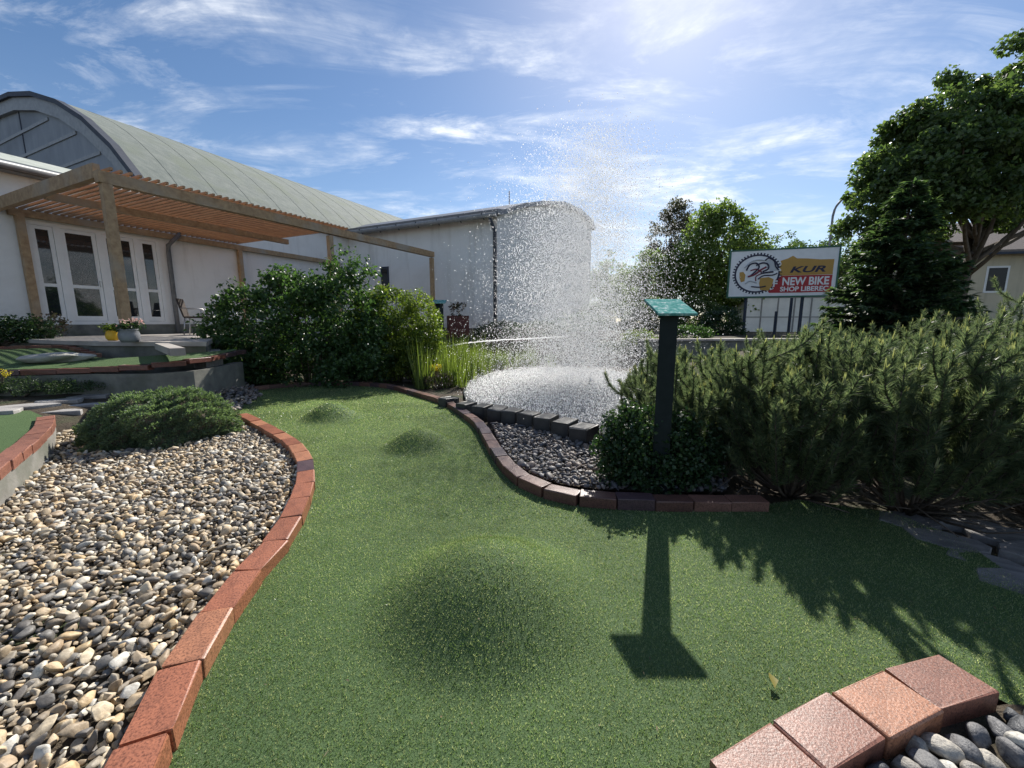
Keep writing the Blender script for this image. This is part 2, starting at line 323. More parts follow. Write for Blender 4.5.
def shrub(name,label,cat,base,ells,nclump,clump_r,per,leaf,mat,group=None,up=.5,stems=8,spread=1.,inner=.5):
    base=Vector(base); o=empty(name,base,0,label,cat,group); cl=crown_clumps(ells,nclump,inner); cl=cl[cl[:,2]>.02]
    mb=MB()
    for k in rng.choice(len(cl),min(stems,len(cl)),replace=False):
        e=Vector(cl[k]); pts=catmull([Vector((e.x*.15,e.y*.15,-.05)),Vector((e.x*.5,e.y*.5,e.z*.6)),e],.12); mb.tube(pts,np.linspace(.018,.005,len(pts)),5)
    mb.build('stem',M['bark'],o)
    V,Fa=clump_leaves(cl,rng.uniform(.7,1.3,len(cl))*clump_r,per,leaf,spread,up); V[:,2]=np.maximum(V[:,2],.005+rng.random(len(V))*.03)
    link('foliage',npmesh('foliage',V,Fa),M[mat],o); return o
def conifer(name,label,base,h,r,mat,group=None,tiers=26,bare=.06,spl=.2,dens=1.,cat='tree'):
    base=Vector(base); o=empty(name,base,0,label,cat,group); mb=MB(); mb.tube([(0,0,-.2),(0,0,h*.5),(0,0,h*.97)],[h*.022,h*.014,h*.004],8)
    Ps=[];Ds=[];Ns=[]
    for i in range(tiers):
        f=(i+.5)/tiers; z=h*(bare+(1-bare)*f); ln=r*(1-f)**.85+.08; nb=max(5,int(11*(1-f)+5))
        for k in range(nb):
            a=random.uniform(0,6.28); l=ln*random.uniform(.7,1.12); ca,sa=math.cos(a),math.sin(a); zz=z+random.uniform(-.12,.12)
            dr=random.uniform(.18,.4)*(1-f*.9)
            p=lambda q: np.array([ca*l*q,sa*l*q,zz-dr*l*q+ .22*l*q*q])
            mb.tube([p(0),p(.5),p(.95)],[.02*(1-f)+.006,.012*(1-f)+.004,.003],4)
            m=int((14+44*l)*dens)
            q=rng.uniform(.12,1,m); side=rng.choice([-1,1],m)*rng.uniform(.15,1,m)
            P=np.array([p(x) for x in q]); lat=np.array([-sa,ca,0]); rad=np.array([ca,sa,-.15])
            Dv=rad*.75+lat*side[:,None]*.9+rng.normal(size=(m,3))*.22; Dv[:,2]+=rng.normal(size=m)*.15-.05
            Ps.append(P); Ds.append(Dv); Ns.append(np.tile([0,0,1.],(m,1))+rng.normal(size=(m,3))*.35)
    mb.build('trunk',M['bark'],o); P=np.concatenate(Ps);D=np.concatenate(Ds);N=np.concatenate(Ns)
    Ls=spl*rng.uniform(.6,1.2,len(P)); V,Fa=leafset(P,D,N,Ls,Ls*.34,.05); link('crown',npmesh('crown',V,Fa),M[mat],o); return o
# ------------------------------------------------------------------ GROUND
xs=np.unique(np.concatenate([np.linspace(-320,-16,14),np.arange(-16,9.01,.14),np.linspace(9,30,30),np.linspace(30,320,12)]))
ys=np.unique(np.concatenate([np.linspace(-120,-2,8),np.arange(-2,17.01,.14),np.linspace(17,50,24),np.linspace(50,420,10)]))
X,Y=np.meshgrid(xs,ys); Z=T(X,Y)+np.where(np.hypot(X,Y)<40,.012*np.sin(X*7.1)*np.sin(Y*6.3),0)-.012
nx,ny=len(xs),len(ys); ii=(np.arange(ny-1)[:,None]*nx+np.arange(nx-1)[None,:]).ravel()
tag(link('ground',npmesh('ground',np.stack([X,Y,Z],-1).reshape(-1,3),np.stack([ii,ii+1,ii+nx+1,ii+nx],1),True),M['soil']),kind='structure')
# ------------------------------------------------------------------ kerbs: outlines in plan
ZK=.075
L_PX=[(84,860),(137,768),(166,687),(206,623),(241,574),(273,544),(291,518),(300,497),(306,481),(306,464),(303,454),(297,446),(287,438),(270,428),(253,419),(238,412)]
leftK=catmull([G(x,y,ZK) for x,y in L_PX])
B_PX=[(225,391),(262,385.5),(300,382.5),(345,381.5),(385,384),(415,391),(445,400),(464,411),(478,421),(488,435),(499,452),(514,469),(535,482),(562,490),(600,495),(650,497),(705,498),(775,498)]
backK=catmull([G(x,y,ZK) for x,y in B_PX])
R_PX=[(700,806),(752,768),(805,735),(850,711),(898,690),(942,672),(985,668)]
R_PX=[(722,812),(795,740),(836,718),(887,698),(944,677),(1000,668)]
rightK=[G(x,y,ZK) for x,y in ((735,790),(783,755),(835,719),(887,698.5),(944,677),(981,668))]
# putting lane sheet, with three mounds
lane_poly=[(p.x,p.y) for p in leftK[::6]]+[tuple(G(236,396)[:2])]+[(p.x,p.y) for p in backK[2::6]]+[tuple(G(x,y)[:2]) for x,y in ((800,500),(890,512),(960,538),(1024,584),(1150,660),(1300,760))]+[(1.9,.75)]+[(p.x,p.y) for p in rightK[::-1]]+[(.52,.3),(.4,-1),(-1.2,-1)]
mounds=[(G(487,594),.57,.215),(G(331,417),.44,.20),(G(420,445),.43,.18)]
def lane_z(x,y):
    z=.004*np.sin(x*2.3+1)*np.sin(y*1.9)
    for c,r,h in mounds:
        d=np.hypot(x-c.x,y-c.y)/r; z=z+h*(1-np.clip(d,0,1)**2)**2
    return z
def sheet(name,poly,step,zf,mat,smooth=True):
    px=[p[0] for p in poly];py=[p[1] for p in poly]; gx=np.arange(min(px),max(px)+step,step);gy=np.arange(min(py),max(py)+step,step)
    X,Y=np.meshgrid(gx,gy); nx=len(gx); ii=(np.arange(len(gy)-1)[:,None]*nx+np.arange(nx-1)[None,:]).ravel()
    cx=(X[:-1,:-1]+step/2).ravel(); cy=(Y[:-1,:-1]+step/2).ravel(); k=inpoly(cx,cy,poly); ii=ii[k]
    Fa=np.stack([ii,ii+1,ii+nx+1,ii+nx],1); u,inv=np.unique(Fa,return_inverse=True)
    xy=np.stack([X.ravel(),Y.ravel()],1)[u]; L=inv.reshape(Fa.shape); E_=np.sort(np.concatenate([L[:,[i,(i+1)%4]] for i in range(4)]),1); ue,ct=np.unique(E_,axis=0,return_counts=True); bv=np.unique(ue[ct==1])
    A=np.array([(p[0],p[1]) for p in poly]); B=np.roll(A,-1,0); best=np.full(len(bv),1e9); pt=xy[bv].copy()
    for a,b in zip(A,B):          # pull the outline of the sheet onto its true edge
        ab=b-a; t=np.clip(((xy[bv]-a)@ab)/max(ab@ab,1e-9),0,1); q=a+t[:,None]*ab; d=np.hypot(*(xy[bv]-q).T); k=d<best; best[k]=d[k]; pt[k]=q[k]
    k=best<step*1.6; xy[bv[k]]=pt[k]
    V=np.stack([xy[:,0],xy[:,1],zf(xy[:,0],xy[:,1])],1); return link(name,npmesh(name,V,inv.reshape(Fa.shape),smooth),mat)
tag(sheet('putting_lane',lane_poly,.03,lane_z,M['turf']),kind='structure')
# blades of the artificial turf
def blades(poly,n,h,wd,zf,lim):
    px=[p[0] for p in poly];py=[p[1] for p in poly]; x=rng.uniform(min(px),max(px),n*3);y=rng.uniform(max(min(py),lim[0]),min(max(py),lim[1]),n*3)
    k=inpoly(x,y,poly); x=x[k][:n];y=y[k][:n]; P=np.stack([x,y,zf(x,y)-.002],1); m=len(x)
    e=.01; D=np.stack([rng.normal(size=m)*.55-(zf(x+e,y)-zf(x-e,y))/(2*e),rng.normal(size=m)*.55-(zf(x,y+e)-zf(x,y-e))/(2*e),np.ones(m)],1); return needleset(P,D,rng.uniform(.6,1.2,m)*h,wd)
parts=[blades(lane_poly,230000,.013,.0026,lane_z,(.6,2.4)),blades(lane_poly,150000,.014,.004,lane_z,(2.4,5)),blades(lane_poly,90000,.016,.007,lane_z,(5,9.5))]
tag(link('turf_blades',npmesh('turf_blades',*join(parts)),M['blade']),'short pale green artificial grass fibres covering the putting lane','artificial grass',kind='stuff')
# ------------------------------------------------------------------ bricks
def brick_mesh(l,wd,h):
    mb=MB(); mb.box(-l/2,l/2,-wd/2,wd/2,-h,0,None,.006)
    for v in mb.bm.verts: v.co+=Vector((random.uniform(-1,1),random.uniform(-1,1),random.uniform(-1,1)))*.0022
    me=bpy.data.meshes.new('kerb_brick'); mb.bm.to_mesh(me); mb.bm.free(); me.materials.append(M['brick']); return me
COL={'red':(.275,.105,.06),'orange':(.36,.16,.09),'dark':(.085,.052,.06),'dusk':(.14,.055,.04),'rose':(.26,.115,.08),'brown':(.19,.09,.06),'clink':(.12,.06,.048),'clinkb':(.165,.085,.066)}
def kerb(path,L,wd,h,group,lab,cols,gap=.006,skip=0,special={},jit=.006):
    meshes=[brick_mesh(L-gap,wd,h) for _ in range(3)]
    pts=[path[0]]; i=0; last=Vector(path[0])
    for p in path:
        while (Vector(p)-last).length>=L: d=(Vector(p)-last).normalized(); last=last+d*L; pts.append(last.copy())
    n=len(pts)-1; out=[]
    for k in range(n):
        a,b=pts[k],pts[k+1]; c=(a+b)/2; d=b-a
        o=bpy.data.objects.new('kerb_brick',meshes[k%3]); C.objects.link(o)
        o.location=c+Vector((random.uniform(-jit,jit),random.uniform(-jit,jit),random.uniform(-.004,.004))); o.rotation_euler=(random.uniform(-.015,.015),random.uniform(-.01,.01),math.atan2(d.y,d.x)+random.uniform(-.03,.03))
        cn=special.get(k) or random.choice(cols); q=random.uniform(.85,1.15); o.color=(*[v*q for v in COL[cn]],1)
        tag(o,lab(k,n,cn),'brick',group); out.append(o)
    return out
kerb(leftK,.275,.125,.13,'kerb bricks between the pebble bed and the lane',lambda k,n,c:('dark purple ' if c=='dark' else 'red ')+'kerb brick beside the pebble bed, '+nth(k)+' from the near end',['red','red','orange'],special={9:'dark',4:'red'},jit=.008)
kerb(backK,.25,.115,.14,'kerb bricks round the far side of the lane',lambda k,n,c:'brick of the long curved back kerb, '+nth(k)+' from its end at the big shrub',['clink','clink','clinkb','dark','clinkb'],jit=.005)
kerb(rightK,.262,.155,.11,'kerb bricks beside the cobbles at the lower right',lambda k,n,c:'pinkish red kerb brick by the cobbles, '+nth(k)+' from the bottom frame edge',['rose','orange'],special={1:'rose',2:'orange'},jit=.004)
# ------------------------------------------------------------------ pebbles
def ico(sub):
    bm=bmesh.new(); bmesh.ops.create_icosphere(bm,subdivisions=sub,radius=1); V=np.array([v.co[:] for v in bm.verts]); Fa=np.array([[v.index for v in f.verts] for f in bm.faces]); bm.free(); return V,Fa
def stone_protos(sub,n,amp=.18,cuts=11,lo=.42):
    V0,Fa=ico(sub); out=[]
    for _ in range(n):
        V=V0.copy()
        for _ in range(cuts):     # flatten random facets: worn but angular stones
            d=unit(rng.normal(size=(1,3)))[0]; lim=rng.uniform(lo,.85); t=V@d; V=V-np.outer(np.clip(t-lim,0,None)*.85,d)
        f=rng.normal(size=(3,3))*1.3; V=V*(1+amp*.5*np.sin(V@f+rng.random(3)*6).sum(1,keepdims=True)/2); out.append(V)
    return out,Fa
def rotmats(n,tilt):
    a=rng.uniform(0,2*np.pi,n); tx=rng.normal(size=n)*tilt; ty=rng.normal(size=n)*tilt
    ca,sa,cx,sx,cy,sy=np.cos(a),np.sin(a),np.cos(tx),np.sin(tx),np.cos(ty),np.sin(ty); z=np.zeros(n);o=np.ones(n)
    Rz=np.array([[ca,-sa,z],[sa,ca,z],[z,z,o]]).transpose(2,0,1);Rx=np.array([[o,z,z],[z,cx,-sx],[z,sx,cx]]).transpose(2,0,1);Ry=np.array([[cy,z,sy],[z,o,z],[-sy,z,cy]]).transpose(2,0,1)
    return Rx@Ry@Rz
def poisson(poly,r,ntry,lim=None):
    px=[p[0] for p in poly];py=[p[1] for p in poly]; x=rng.uniform(min(px),max(px),ntry);y=rng.uniform(min(py),max(py),ntry); k=inpoly(x,y,poly); x,y=x[k],y[k]
    grid={};out=[]
    for a,b in zip(x,y):
        i,j=int(a//r),int(b//r); ok=True
        for di in (-1,0,1):
            for dj in (-1,0,1):
                for (c,d) in grid.get((i+di,j+dj),()):
                    if (a-c)**2+(b-d)**2<r*r: ok=False;break
                if not ok: break
            if not ok: break
        if ok: grid.setdefault((i,j),[]).append((a,b)); out.append((a,b))
    return np.array(out)
def stones(pts,size,zf,sub,lift=0,tilt=.28,flat=.5,sig=.3):
    protos,Fa=stone_protos(sub,10); n=len(pts); Rm=rotmats(n,tilt); s=size*np.clip(np.exp(rng.normal(size=n)*sig),.5,1.75); pid=rng.integers(0,10,n)
    Vs=[]
    sc3=np.stack([s*rng.uniform(.9,1.35,n),s*rng.uniform(.65,.95,n),s*rng.uniform(flat*.75,flat*1.2,n)],1)
    P=np.stack([pts[:,0],pts[:,1],zf(pts[:,0],pts[:,1])+sc3[:,2]*.55+lift],1)
    for i in range(n): Vs.append((protos[pid[i]]*sc3[i])@Rm[i].T+P[i])
    m=len(protos[0]); F2=(Fa[None]+(np.arange(n)*m)[:,None,None]).reshape(-1,3); return np.concatenate(Vs),F2
bed=[(p.x-.03,p.y) for p in leftK[::5]]
bed=bed+[tuple(G(x,y)[:2]) for x,y in ((232,405),(150,425),(60,440))]+[tuple(G(47,452)[:2]),(-4.0,3.2),(-3.9,2.6),(-3.2,1.4),(-2.4,.2),(-1.1,.2)]
zb=lambda x,y: np.maximum(T(x,y),-.03)+.02
near=[p for p in bed]
P1=poisson(bed,.027,110000); P2=poisson(bed,.032,80000)
d1=np.hypot(P1[:,0],P1[:,1]); 
st=[stones(P1[d1<2.1],.019,zb,3,0,.35,.55),stones(P1[(d1>=2.1)],.020,zb,2,0,.35,.55)]
d2=np.hypot(P2[:,0],P2[:,1]); st+=[stones(P2[d2<2.1],.020,zb,3,.014,.6,.5,.42),stones(P2[d2>=2.1],.021,zb,2,.014,.6,.5,.42)]
tag(link('gravel',npmesh('gravel',*join(st),True),M['pebble']),'bed of mixed tan and grey river pebbles left of the lane','gravel',kind='stuff')
tag(sheet('gravel_bed',bed,.05,lambda x,y:zb(x,y)-.008,M['soil']),kind='structure')
mid=[tuple(G(x,y)[:2]) for x,y in ((492,425),(520,428),(560,432),(600,436),(640,450),(700,470),(730,482),(725,493),(650,492),(600,490),(562,485),(535,477),(516,464),(501,447))]
PM=poisson(mid,.027,30000); PM2=poisson(mid,.045,6000)
tag(link('gravel',npmesh('gravel',*join([stones(PM,.02,lambda x,y:zb(x,y)+.02,2,0,.4),stones(PM2,.028,lambda x,y:zb(x,y)+.02,2,.012,.5)]),True),M['chip']),'dark brown stone chippings between the back kerb and the slate blocks','gravel',kind='stuff')
tag(sheet('gravel_bed',mid,.05,lambda x,y:zb(x,y)+.015,M['soil']),kind='structure')
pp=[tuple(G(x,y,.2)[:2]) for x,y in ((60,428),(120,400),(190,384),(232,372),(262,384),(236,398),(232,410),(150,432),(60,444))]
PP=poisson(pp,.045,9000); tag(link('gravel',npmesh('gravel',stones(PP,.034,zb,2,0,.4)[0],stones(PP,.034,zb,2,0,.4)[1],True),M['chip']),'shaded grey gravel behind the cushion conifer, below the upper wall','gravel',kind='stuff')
# cobbles at the lower right: each its own thing
cp=[tuple(G(x,y,.02)[:2]) for x,y in ((800,800),(862,748),(912,729),(965,707),(1010,700),(1110,712),(1190,770),(1060,900),(820,900))]
PC=poisson(cp,.05,9000); PC=PC[np.argsort(np.hypot(PC[:,0]-PC[0,0],PC[:,1]-PC[0,1]))]
protos,Fa=stone_protos(3,8,.14,9,.55); pm=[]
for Vp in protos:
    me=npmesh('cobble',Vp,Fa,True); me.materials.append(M['cobble']); pm.append(me)
tag(sheet('cobble_bed',cp,.04,lambda x,y:0*x+.006,M['soil']),kind='structure')
def px_of(P):
    z=P[2]-H; d=P[1]*CP-z*SP; w_=z*CP+P[1]*SP; return 512+F_PX*P[0]/d,384-F_PX*w_/d
ci=0; PC=np.array(sorted(PC.tolist(),key=lambda q:(round(-q[1],2),q[0])))
for k,(x,y) in enumerate(PC):
    if min(math.hypot(x-p.x,y-p.y) for p in catmull(rightK,.05))<.098: continue
    s=.036*math.exp(random.gauss(0,.2)); u,v_=px_of((x,y,.03))
    if u>1190 or v_>880: continue
    o=link('cobble',pm[k%8]); o.location=(x,y,.006+s*.5); o.scale=(s*1.15,s*.95,s*.75); o.rotation_euler=(random.gauss(0,.25),random.gauss(0,.25),random.uniform(0,6.28))
    kind=random.choice(['smooth grey','rounded pale','worn oval','flattish grey'])
    if u>1030 or v_>774: tag(o,'grey or pale cobble of the lower right bed lying outside the picture','cobble','cobbles inside the lower right kerb'); continue
    tag(o,f'{kind} cobble inside the lower right kerb, {nth(ci)} counting from the back','cobble','cobbles inside the lower right kerb'); ci+=1
# ------------------------------------------------------------------ raised lane at far left
ul=[G(x,y,.25) for x,y in ((-75,512),(-25,478),(12,452),(32,437),(44,424),(46,415))]
ulc=catmull(ul)
kerb(ulc,.24,.13,.075,'kerb bricks on the low concrete wall at the left',lambda k,n,c:'rose red brick capping the low concrete wall at left, '+nth(k)+' from near end',['rose'],jit=.003)
mb=MB(); wall=[Vector((p.x,p.y,0)) for p in ulc[::4]]; nrm=[]
for i,p in enumerate(wall):
    d=(wall[min(i+1,len(wall)-1)]-wall[max(i-1,0)]).normalized(); nrm.append(Vector((d.y,-d.x,0)))
mb.prism([(p+n*.055)[:2] for p,n in zip(wall,nrm)]+[(p-n*.05)[:2] for p,n in list(zip(wall,nrm))[::-1]],-.1,.176)
o=mb.build('retaining_wall',M['concrete']); o.data.materials[0]=M['concrete2']; tag(o,'low curved concrete wall under the rose bricks at the left edge','wall')
rl=[(p.x,p.y) for p in ulc[::4]]+[tuple(G(x,y,.2)[:2]) for x,y in ((30,412),(-10,414),(-120,425),(-200,480))]
tag(sheet('putting_lane',rl,.03,lambda x,y:.2+.02*sstep(y,2.5,4),M['turf']),kind='structure')
# ------------------------------------------------------------------ upper lane with its retaining wall
fr=[(-60,371),(-20,369.5),(20,368.5),(60,367.5),(100,366),(135,364),(165,361.5),(190,358.5),(208,355.5),(226,352),(244,348.5)]
frw=catmull([G(x,y,.64+max(0,(x-90)/118)*.10) for x,y in fr],.1)
bk=[(-60,350),(0,348.5),(40,347),(66,347),(82,351),(98,356.5),(120,357),(150,355),(185,352.5),(208,351),(226,348.5),(244,346)]
bkw=[G(x,y,z) for (x,y),z in zip(bk,(.77,.79,.817,.823,.776,.712,.715,.73,.765,.783,.80,.82))]
up_poly=[(p.x,p.y) for p in frw[::3]]+[(p.x,p.y) for p in catmull(bkw,.2)[::-1]]
def upz(x,y):
    x=np.asarray(x);y=np.asarray(y)
    def near(L):
        B=np.array([(p.x,p.y,p.z) for p in L]); d=np.hypot(x[:,None]-B[None,:,0],y[:,None]-B[None,:,1]); wt=1/(d**2+.02)**2
        return d.min(1),(wt*B[None,:,2]).sum(1)/wt.sum(1)
    df,zf=near(frw); db,zb_=near(catmull(bkw,.1)); t=df/(df+db+1e-6); return zf*(1-t)+zb_*t-.012
tag(sheet('upper_putting_lane',up_poly,.06,upz,M['turf']),kind='structure')
kerb([p-Vector((0,0,.015)) for p in frw],.38,.12,.07,'dark bricks along the upper lane edge',lambda k,n,c:'dark brick edging the upper lane wall, '+nth(k)+' from the left',['dusk','dark'],jit=.004)
mb=MB(); pr=[Vector((p.x,p.y,0)) for p in frw[::3]]; nr=[]
for i,p in enumerate(pr):
    d=(pr[min(i+1,len(pr)-1)]-pr[max(i-1,0)]).normalized(); nr.append(Vector((d.y,-d.x,0)))
mb.prism([(p+n*.05)[:2] for p,n in zip(pr,nr)]+[(p-n*.08)[:2] for p,n in list(zip(pr,nr))[::-1]],.1,.545)
tag(mb.build('retaining_wall',M['dark_conc']),'long grey concrete wall holding up the upper lane','wall')
kerb([p+Vector((0,0,.03)) for p in catmull(bkw[1:6],.1)],.26,.11,.09,'bricks along the back of the upper lane',lambda k,n,c:'brown brick behind the upper lane, '+nth(k)+' from the left',['dusk','brown'],jit=.004)
# boulder on it
V0,Fa=ico(4); V=V0.copy()
for _ in range(9):
    d=unit(rng.normal(size=(1,3)))[0]; lim=rng.uniform(.6,.9); V=V-np.outer(np.clip(V@d-lim,0,None)*.8,d)
V=V*(1+.06*np.sin(V@rng.normal(size=(3,4))*3).sum(1,keepdims=True)/2)
o=link('boulder',npmesh('boulder',V*[.40,.24,.085],Fa,True),M['boulder']); q=G(57,360,.70); o.location=(q.x,q.y,.735); o.rotation_euler=(0,0,.5); tag(o,'flat pale boulder lying on the upper putting lane','boulder')
# ------------------------------------------------------------------ terrace, steps
ter=[W(-.6,.0),W(4.4,.0),Vector((-7.8,10.8,0)),Vector((-6.5,8.9,0)),G(206,342.,.93),G(95,341.6,.93),W(-.6,-1.5)]
mb=MB(); mb.prism([p[:2] for p in ter],.86,.93); tag(mb.build('terrace',M['slab']),kind='structure')
tc_=sum((Vector(p[:2]) for p in ter),Vector((0,0)))/len(ter); mb=MB(); mb.prism([Vector(p[:2])+(tc_-Vector(p[:2])).normalized()*.06 for p in ter],.1,.858); tag(mb.build('terrace_base',M['dark_conc']),kind='structure')
# light steps beside the terrace
e=empty('garden_steps',G(168,349,.75),0,'short flight of pale concrete steps below the terrace','steps')
for i,(x0,y0,x1,y1,z) in enumerate(((156,344,178,352,.86),(166,342.5,186,349,.80))):
    a=G(x0,y0,z);b=G(x1,y1,z); d=(b-a); n=Vector((d.y,-d.x,0)).normalized()
    mb=MB(); mb.bar(a-e.location,b-e.location,.16,.10); mb.build('step',M['slab'],e)
lp=[G(x,y,.74)[:2] for x,y in ((180,352),(190,346),(216,344),(222,352),(205,355))]
mb=MB(); mb.prism(lp,.5,.74); tag(mb.build('paving',M['flag']),kind='structure')
# ------------------------------------------------------------------ hall
hall=empty('vaulted_hall',A0,0,'long white hall with a vaulted grey roof and arched end wall','building')
def bp(mbm,name,mat,parent=hall): 
    o=mbm.build(name,mat,parent); o.matrix_parent_inverse=Matrix.Identity(4)
    return o
LB=Matrix(((E1.x,E2.x,0,0),(E1.y,E2.y,0,0),(0,0,1,0),(0,0,0,1)))  # local to hall empty
mb=MB(); D0,D1,DZ0,DZ1=.17,2.56,1.19,3.44      # door opening
for (a,b,c,d) in ((-14,D0,.5,4.45),(D1,9.1,.5,4.75),(D0,D1,DZ1,4.45),(D0,D1,.5,DZ0)): mb.box(a,b,0,.3,c,d,LB)
bp(mb,'wall',M['stucco'])
mb=MB(); mb.box(-14,-.02,-.035,0,.5,1.19,LB); mb.box(.02,9.1,-.03,0,.9,1.19,LB); bp(mb,'plinth',M['dark_conc'])
# arched gable
wc,zc,Rr=8.75,-3.52,12.0
arc=lambda r,n=13,inset=0: [(wc-r*math.cos(t),zc+r*math.sin(t)) for t in np.linspace(math.acos((wc-.05)/Rr)+inset,math.pi-math.acos((wc-.05)/Rr)-inset,n)]
P=arc(Rr-.06); S0=2.5
def section(mb,poly,s0,s1):
    a=[mb.bm.verts.new(LB@Vector((s0,w,z))) for w,z in poly]; b=[mb.bm.verts.new(LB@Vector((s1,w,z))) for w,z in poly]; n=len(poly)
    mb.bm.faces.new(a); mb.bm.faces.new(b[::-1])
    for i in range(n): j=(i+1)%n; mb.bm.faces.new((a[j],a[i],b[i],b[j]))
    return mb
g=bp(section(MB(),P+[(P[-1][0],4.0),(P[0][0],4.0)],S0,S0+.2),'gable_wall',M['gable'])
mb=MB()
for z in (5.2,5.95,6.7,7.4,8.05):
    x=math.sqrt((Rr-.5)**2-(z-zc)**2) if (Rr-.5)>abs(z-zc) else 0
    if x>0: mb.box(S0-.03,S0,wc-x,wc+x,z-.045,z+.045,LB)
mb.build('batten',M['lamp'],g)
mb=MB(); mb.box(S0-.02,S0,7.2,7.24,5,8.3,LB); mb.build('cable',M['dark_trim'],g)
o1=arc(Rr-.0);o2=arc(Rr-.36); bp(section(MB(),o1+o2[::-1],S0-.12,S0),'gable_trim',M['lamp'])
o1=arc(Rr+.13);o2=arc(Rr-.0); bp(section(MB(),o1+o2[::-1],S0-.2,S0-.0),'verge_capping',M['dark_trim'])
o1=arc(Rr+.09,25);o2=arc(Rr-.03,25); bp(section(MB(),o1+o2[::-1],S0+.005,19),'roof',M['roof'])
mb=MB()
for s in np.arange(3.3,19,1.05):
    q1=arc(Rr+.096,25);q2=arc(Rr+.085,25); section(mb,q1+q2[::-1],s,s+.045)
mb.build('roof_seam',M['roof'],hall.children[-1] if hall.children[-1].name.startswith('roof') else hall)
mb=MB(); mb.tube([LB@Vector((2.6,-.16,4.72)),LB@Vector((9.05,-.16,4.66))],.07,8); bp(mb,'gutter',M['gutter'])
# low extension on the left: pale sheet roof and fascia
mb=MB(); 
a=[(-14,-.4,4.50),(2.45,-.4,4.50),(2.45,.42,4.83),(-14,.42,4.83)]
for dz in (0,): mb.prism([(LB@Vector(v))[:2] for v in a],[v[2]-.06 for v in a],[v[2] for v in a])
bp(mb,'extension_roof',M['flash'])
mb=MB(); mb.box(-14,2.45,-.33,-.05,4.32,4.44,LB); mb.tube([LB@Vector((-14,-.42,4.40)),LB@Vector((2.4,-.42,4.40))],.075,8); bp(mb,'eave_gutter',M['gutter'])
mb=MB(); mb.tube([LB@Vector(v) for v in ((2.98,-.2,4.6),(2.98,-.2,3.75),(2.96,-.22,3.6),(2.78,-.24,3.42),(2.72,-.13,3.3),(2.72,-.1,3.1),(2.72,-.1,.93))],.055,8); bp(mb,'downpipe',M['gutter'])
# door set
ds=MB(); fw=.075
ds.box(D0,D1,-.02,.06,DZ1-.08,DZ1,LB); ds.box(D0,D1,-.02,.06,DZ0,DZ0+.08,LB)
cols=[(D0,D0+.48),(D0+.48,D0+1.19),(D0+1.19,D0+1.9),(D0+1.9,D1)]
for a in (D0,): ds.box(D0,D0+fw,-.02,.06,DZ0+.08,DZ1-.08,LB); ds.box(D1-fw,D1,-.02,.06,DZ0+.08,DZ1-.08,LB)
for c in (cols[0][1],cols[1][1],cols[2][1]): ds.box(c-.055,c+.055,-.021,.06,DZ0+.08,DZ1-.08,LB)
dfr=bp(ds,'door_frame',M['white_trim'])
for i,(a,b) in enumerate(cols):
    lf=MB(); a2=a+(.08 if i==0 else .06); b2=b-(.08 if i==3 else .06); zm=DZ0+.85
    for (p,q,r,s) in ((a2,a2+.07,DZ0+.085,DZ1-.085),(b2-.07,b2,DZ0+.085,DZ1-.085),(a2+.07,b2-.07,DZ0+.085,DZ0+.2),(a2+.07,b2-.07,DZ1-.16,DZ1-.085),(a2+.07,b2-.07,zm,zm+.07)): lf.box(p,q,-.005,.045,r,s,LB)
    d=bp(lf,'door_leaf' if i in (1,2) else 'side_window',M['white_trim'])
    pn=MB(); pn.box(a2+.06,b2-.06,.016,.026,DZ0+.15,DZ1-.12,LB); pn.build('pane',M['glass'],d)
    if i==1: hd=MB(); hd.box(b2-.05,b2-.02,-.05,-.005,zm+.05,zm+.2,LB); hd.build('handle',M['metal'],d)
bb=MB(); bb.box(D0,D1,.35,.4,DZ0,DZ1,LB); bp(bb,'dark_interior',M['black'])
# ------------------------------------------------------------------ annex with its curved roof
S2,W2=9.12,-6.87
ann=empty('white_annex',W(S2,W2),0,'white annex with curved roof edge and dark downpipe behind the fountain','building')
def AL(s,w,z): return E1*(s-S2)+E2*(w-W2)+Vector((0,0,z))
prof=[(S2,4.78),(11,5.47),(13,6.05),(15.6,6.68),(18.5,7.05),(21.0,7.0),(21.7,6.75)]
mb=MB(); poly=[(S2,.8)]+prof+[(21.7,.8)]
a=[mb.bm.verts.new(AL(s,W2,z)) for s,z in poly]; b=[mb.bm.verts.new(AL(s,6.,z)) for s,z in poly]; n=len(poly); mb.bm.faces.new(a); mb.bm.faces.new(b[::-1])
for i in range(n): j=(i+1)%n; mb.bm.faces.new((a[i],b[i],b[j],a[j]))
mb.build('wall',M['stucco'],ann)
mb=MB(); pr=[(S2-.4,4.74)]+[(s+.0,z+.03) for s,z in prof]; pt=[(s,z+.16) for s,z in pr]; poly=pr+pt[::-1]
a=[mb.bm.verts.new(AL(s,W2-.25,z)) for s,z in poly]; b=[mb.bm.verts.new(AL(s,6.,z)) for s,z in poly]; n=len(poly)
mb.bm.faces.new(a); mb.bm.faces.new(b[::-1])
for i in range(n): j=(i+1)%n; mb.bm.faces.new((a[i],b[i],b[j],a[j]))
mb.build('roof',M['gutter'],ann)
mb=MB(); mb.tube([AL(S2-.46,W2-.2,4.72),AL(S2-.46,-.3,4.72)],.08,8); gt=mb.build('gutter',M['lamp'],ann)
mb=MB()
for w in np.arange(W2+.3,-.4,.9): mb.bar(AL(S2-.56,w,4.78),AL(S2-.36,w,4.62),.03,.02)
mb.build('bracket',M['dark_trim'],gt)
mb=MB(); mb.tube([AL(S2-.42,W2+.05,4.66),AL(S2-.3,W2+.05,4.5),AL(S2-.09,W2+.05,4.3),AL(S2-.09,W2+.05,.9)],.06,8); mb.build('downpipe',M['dark_trim'],ann)
mb=MB(); 
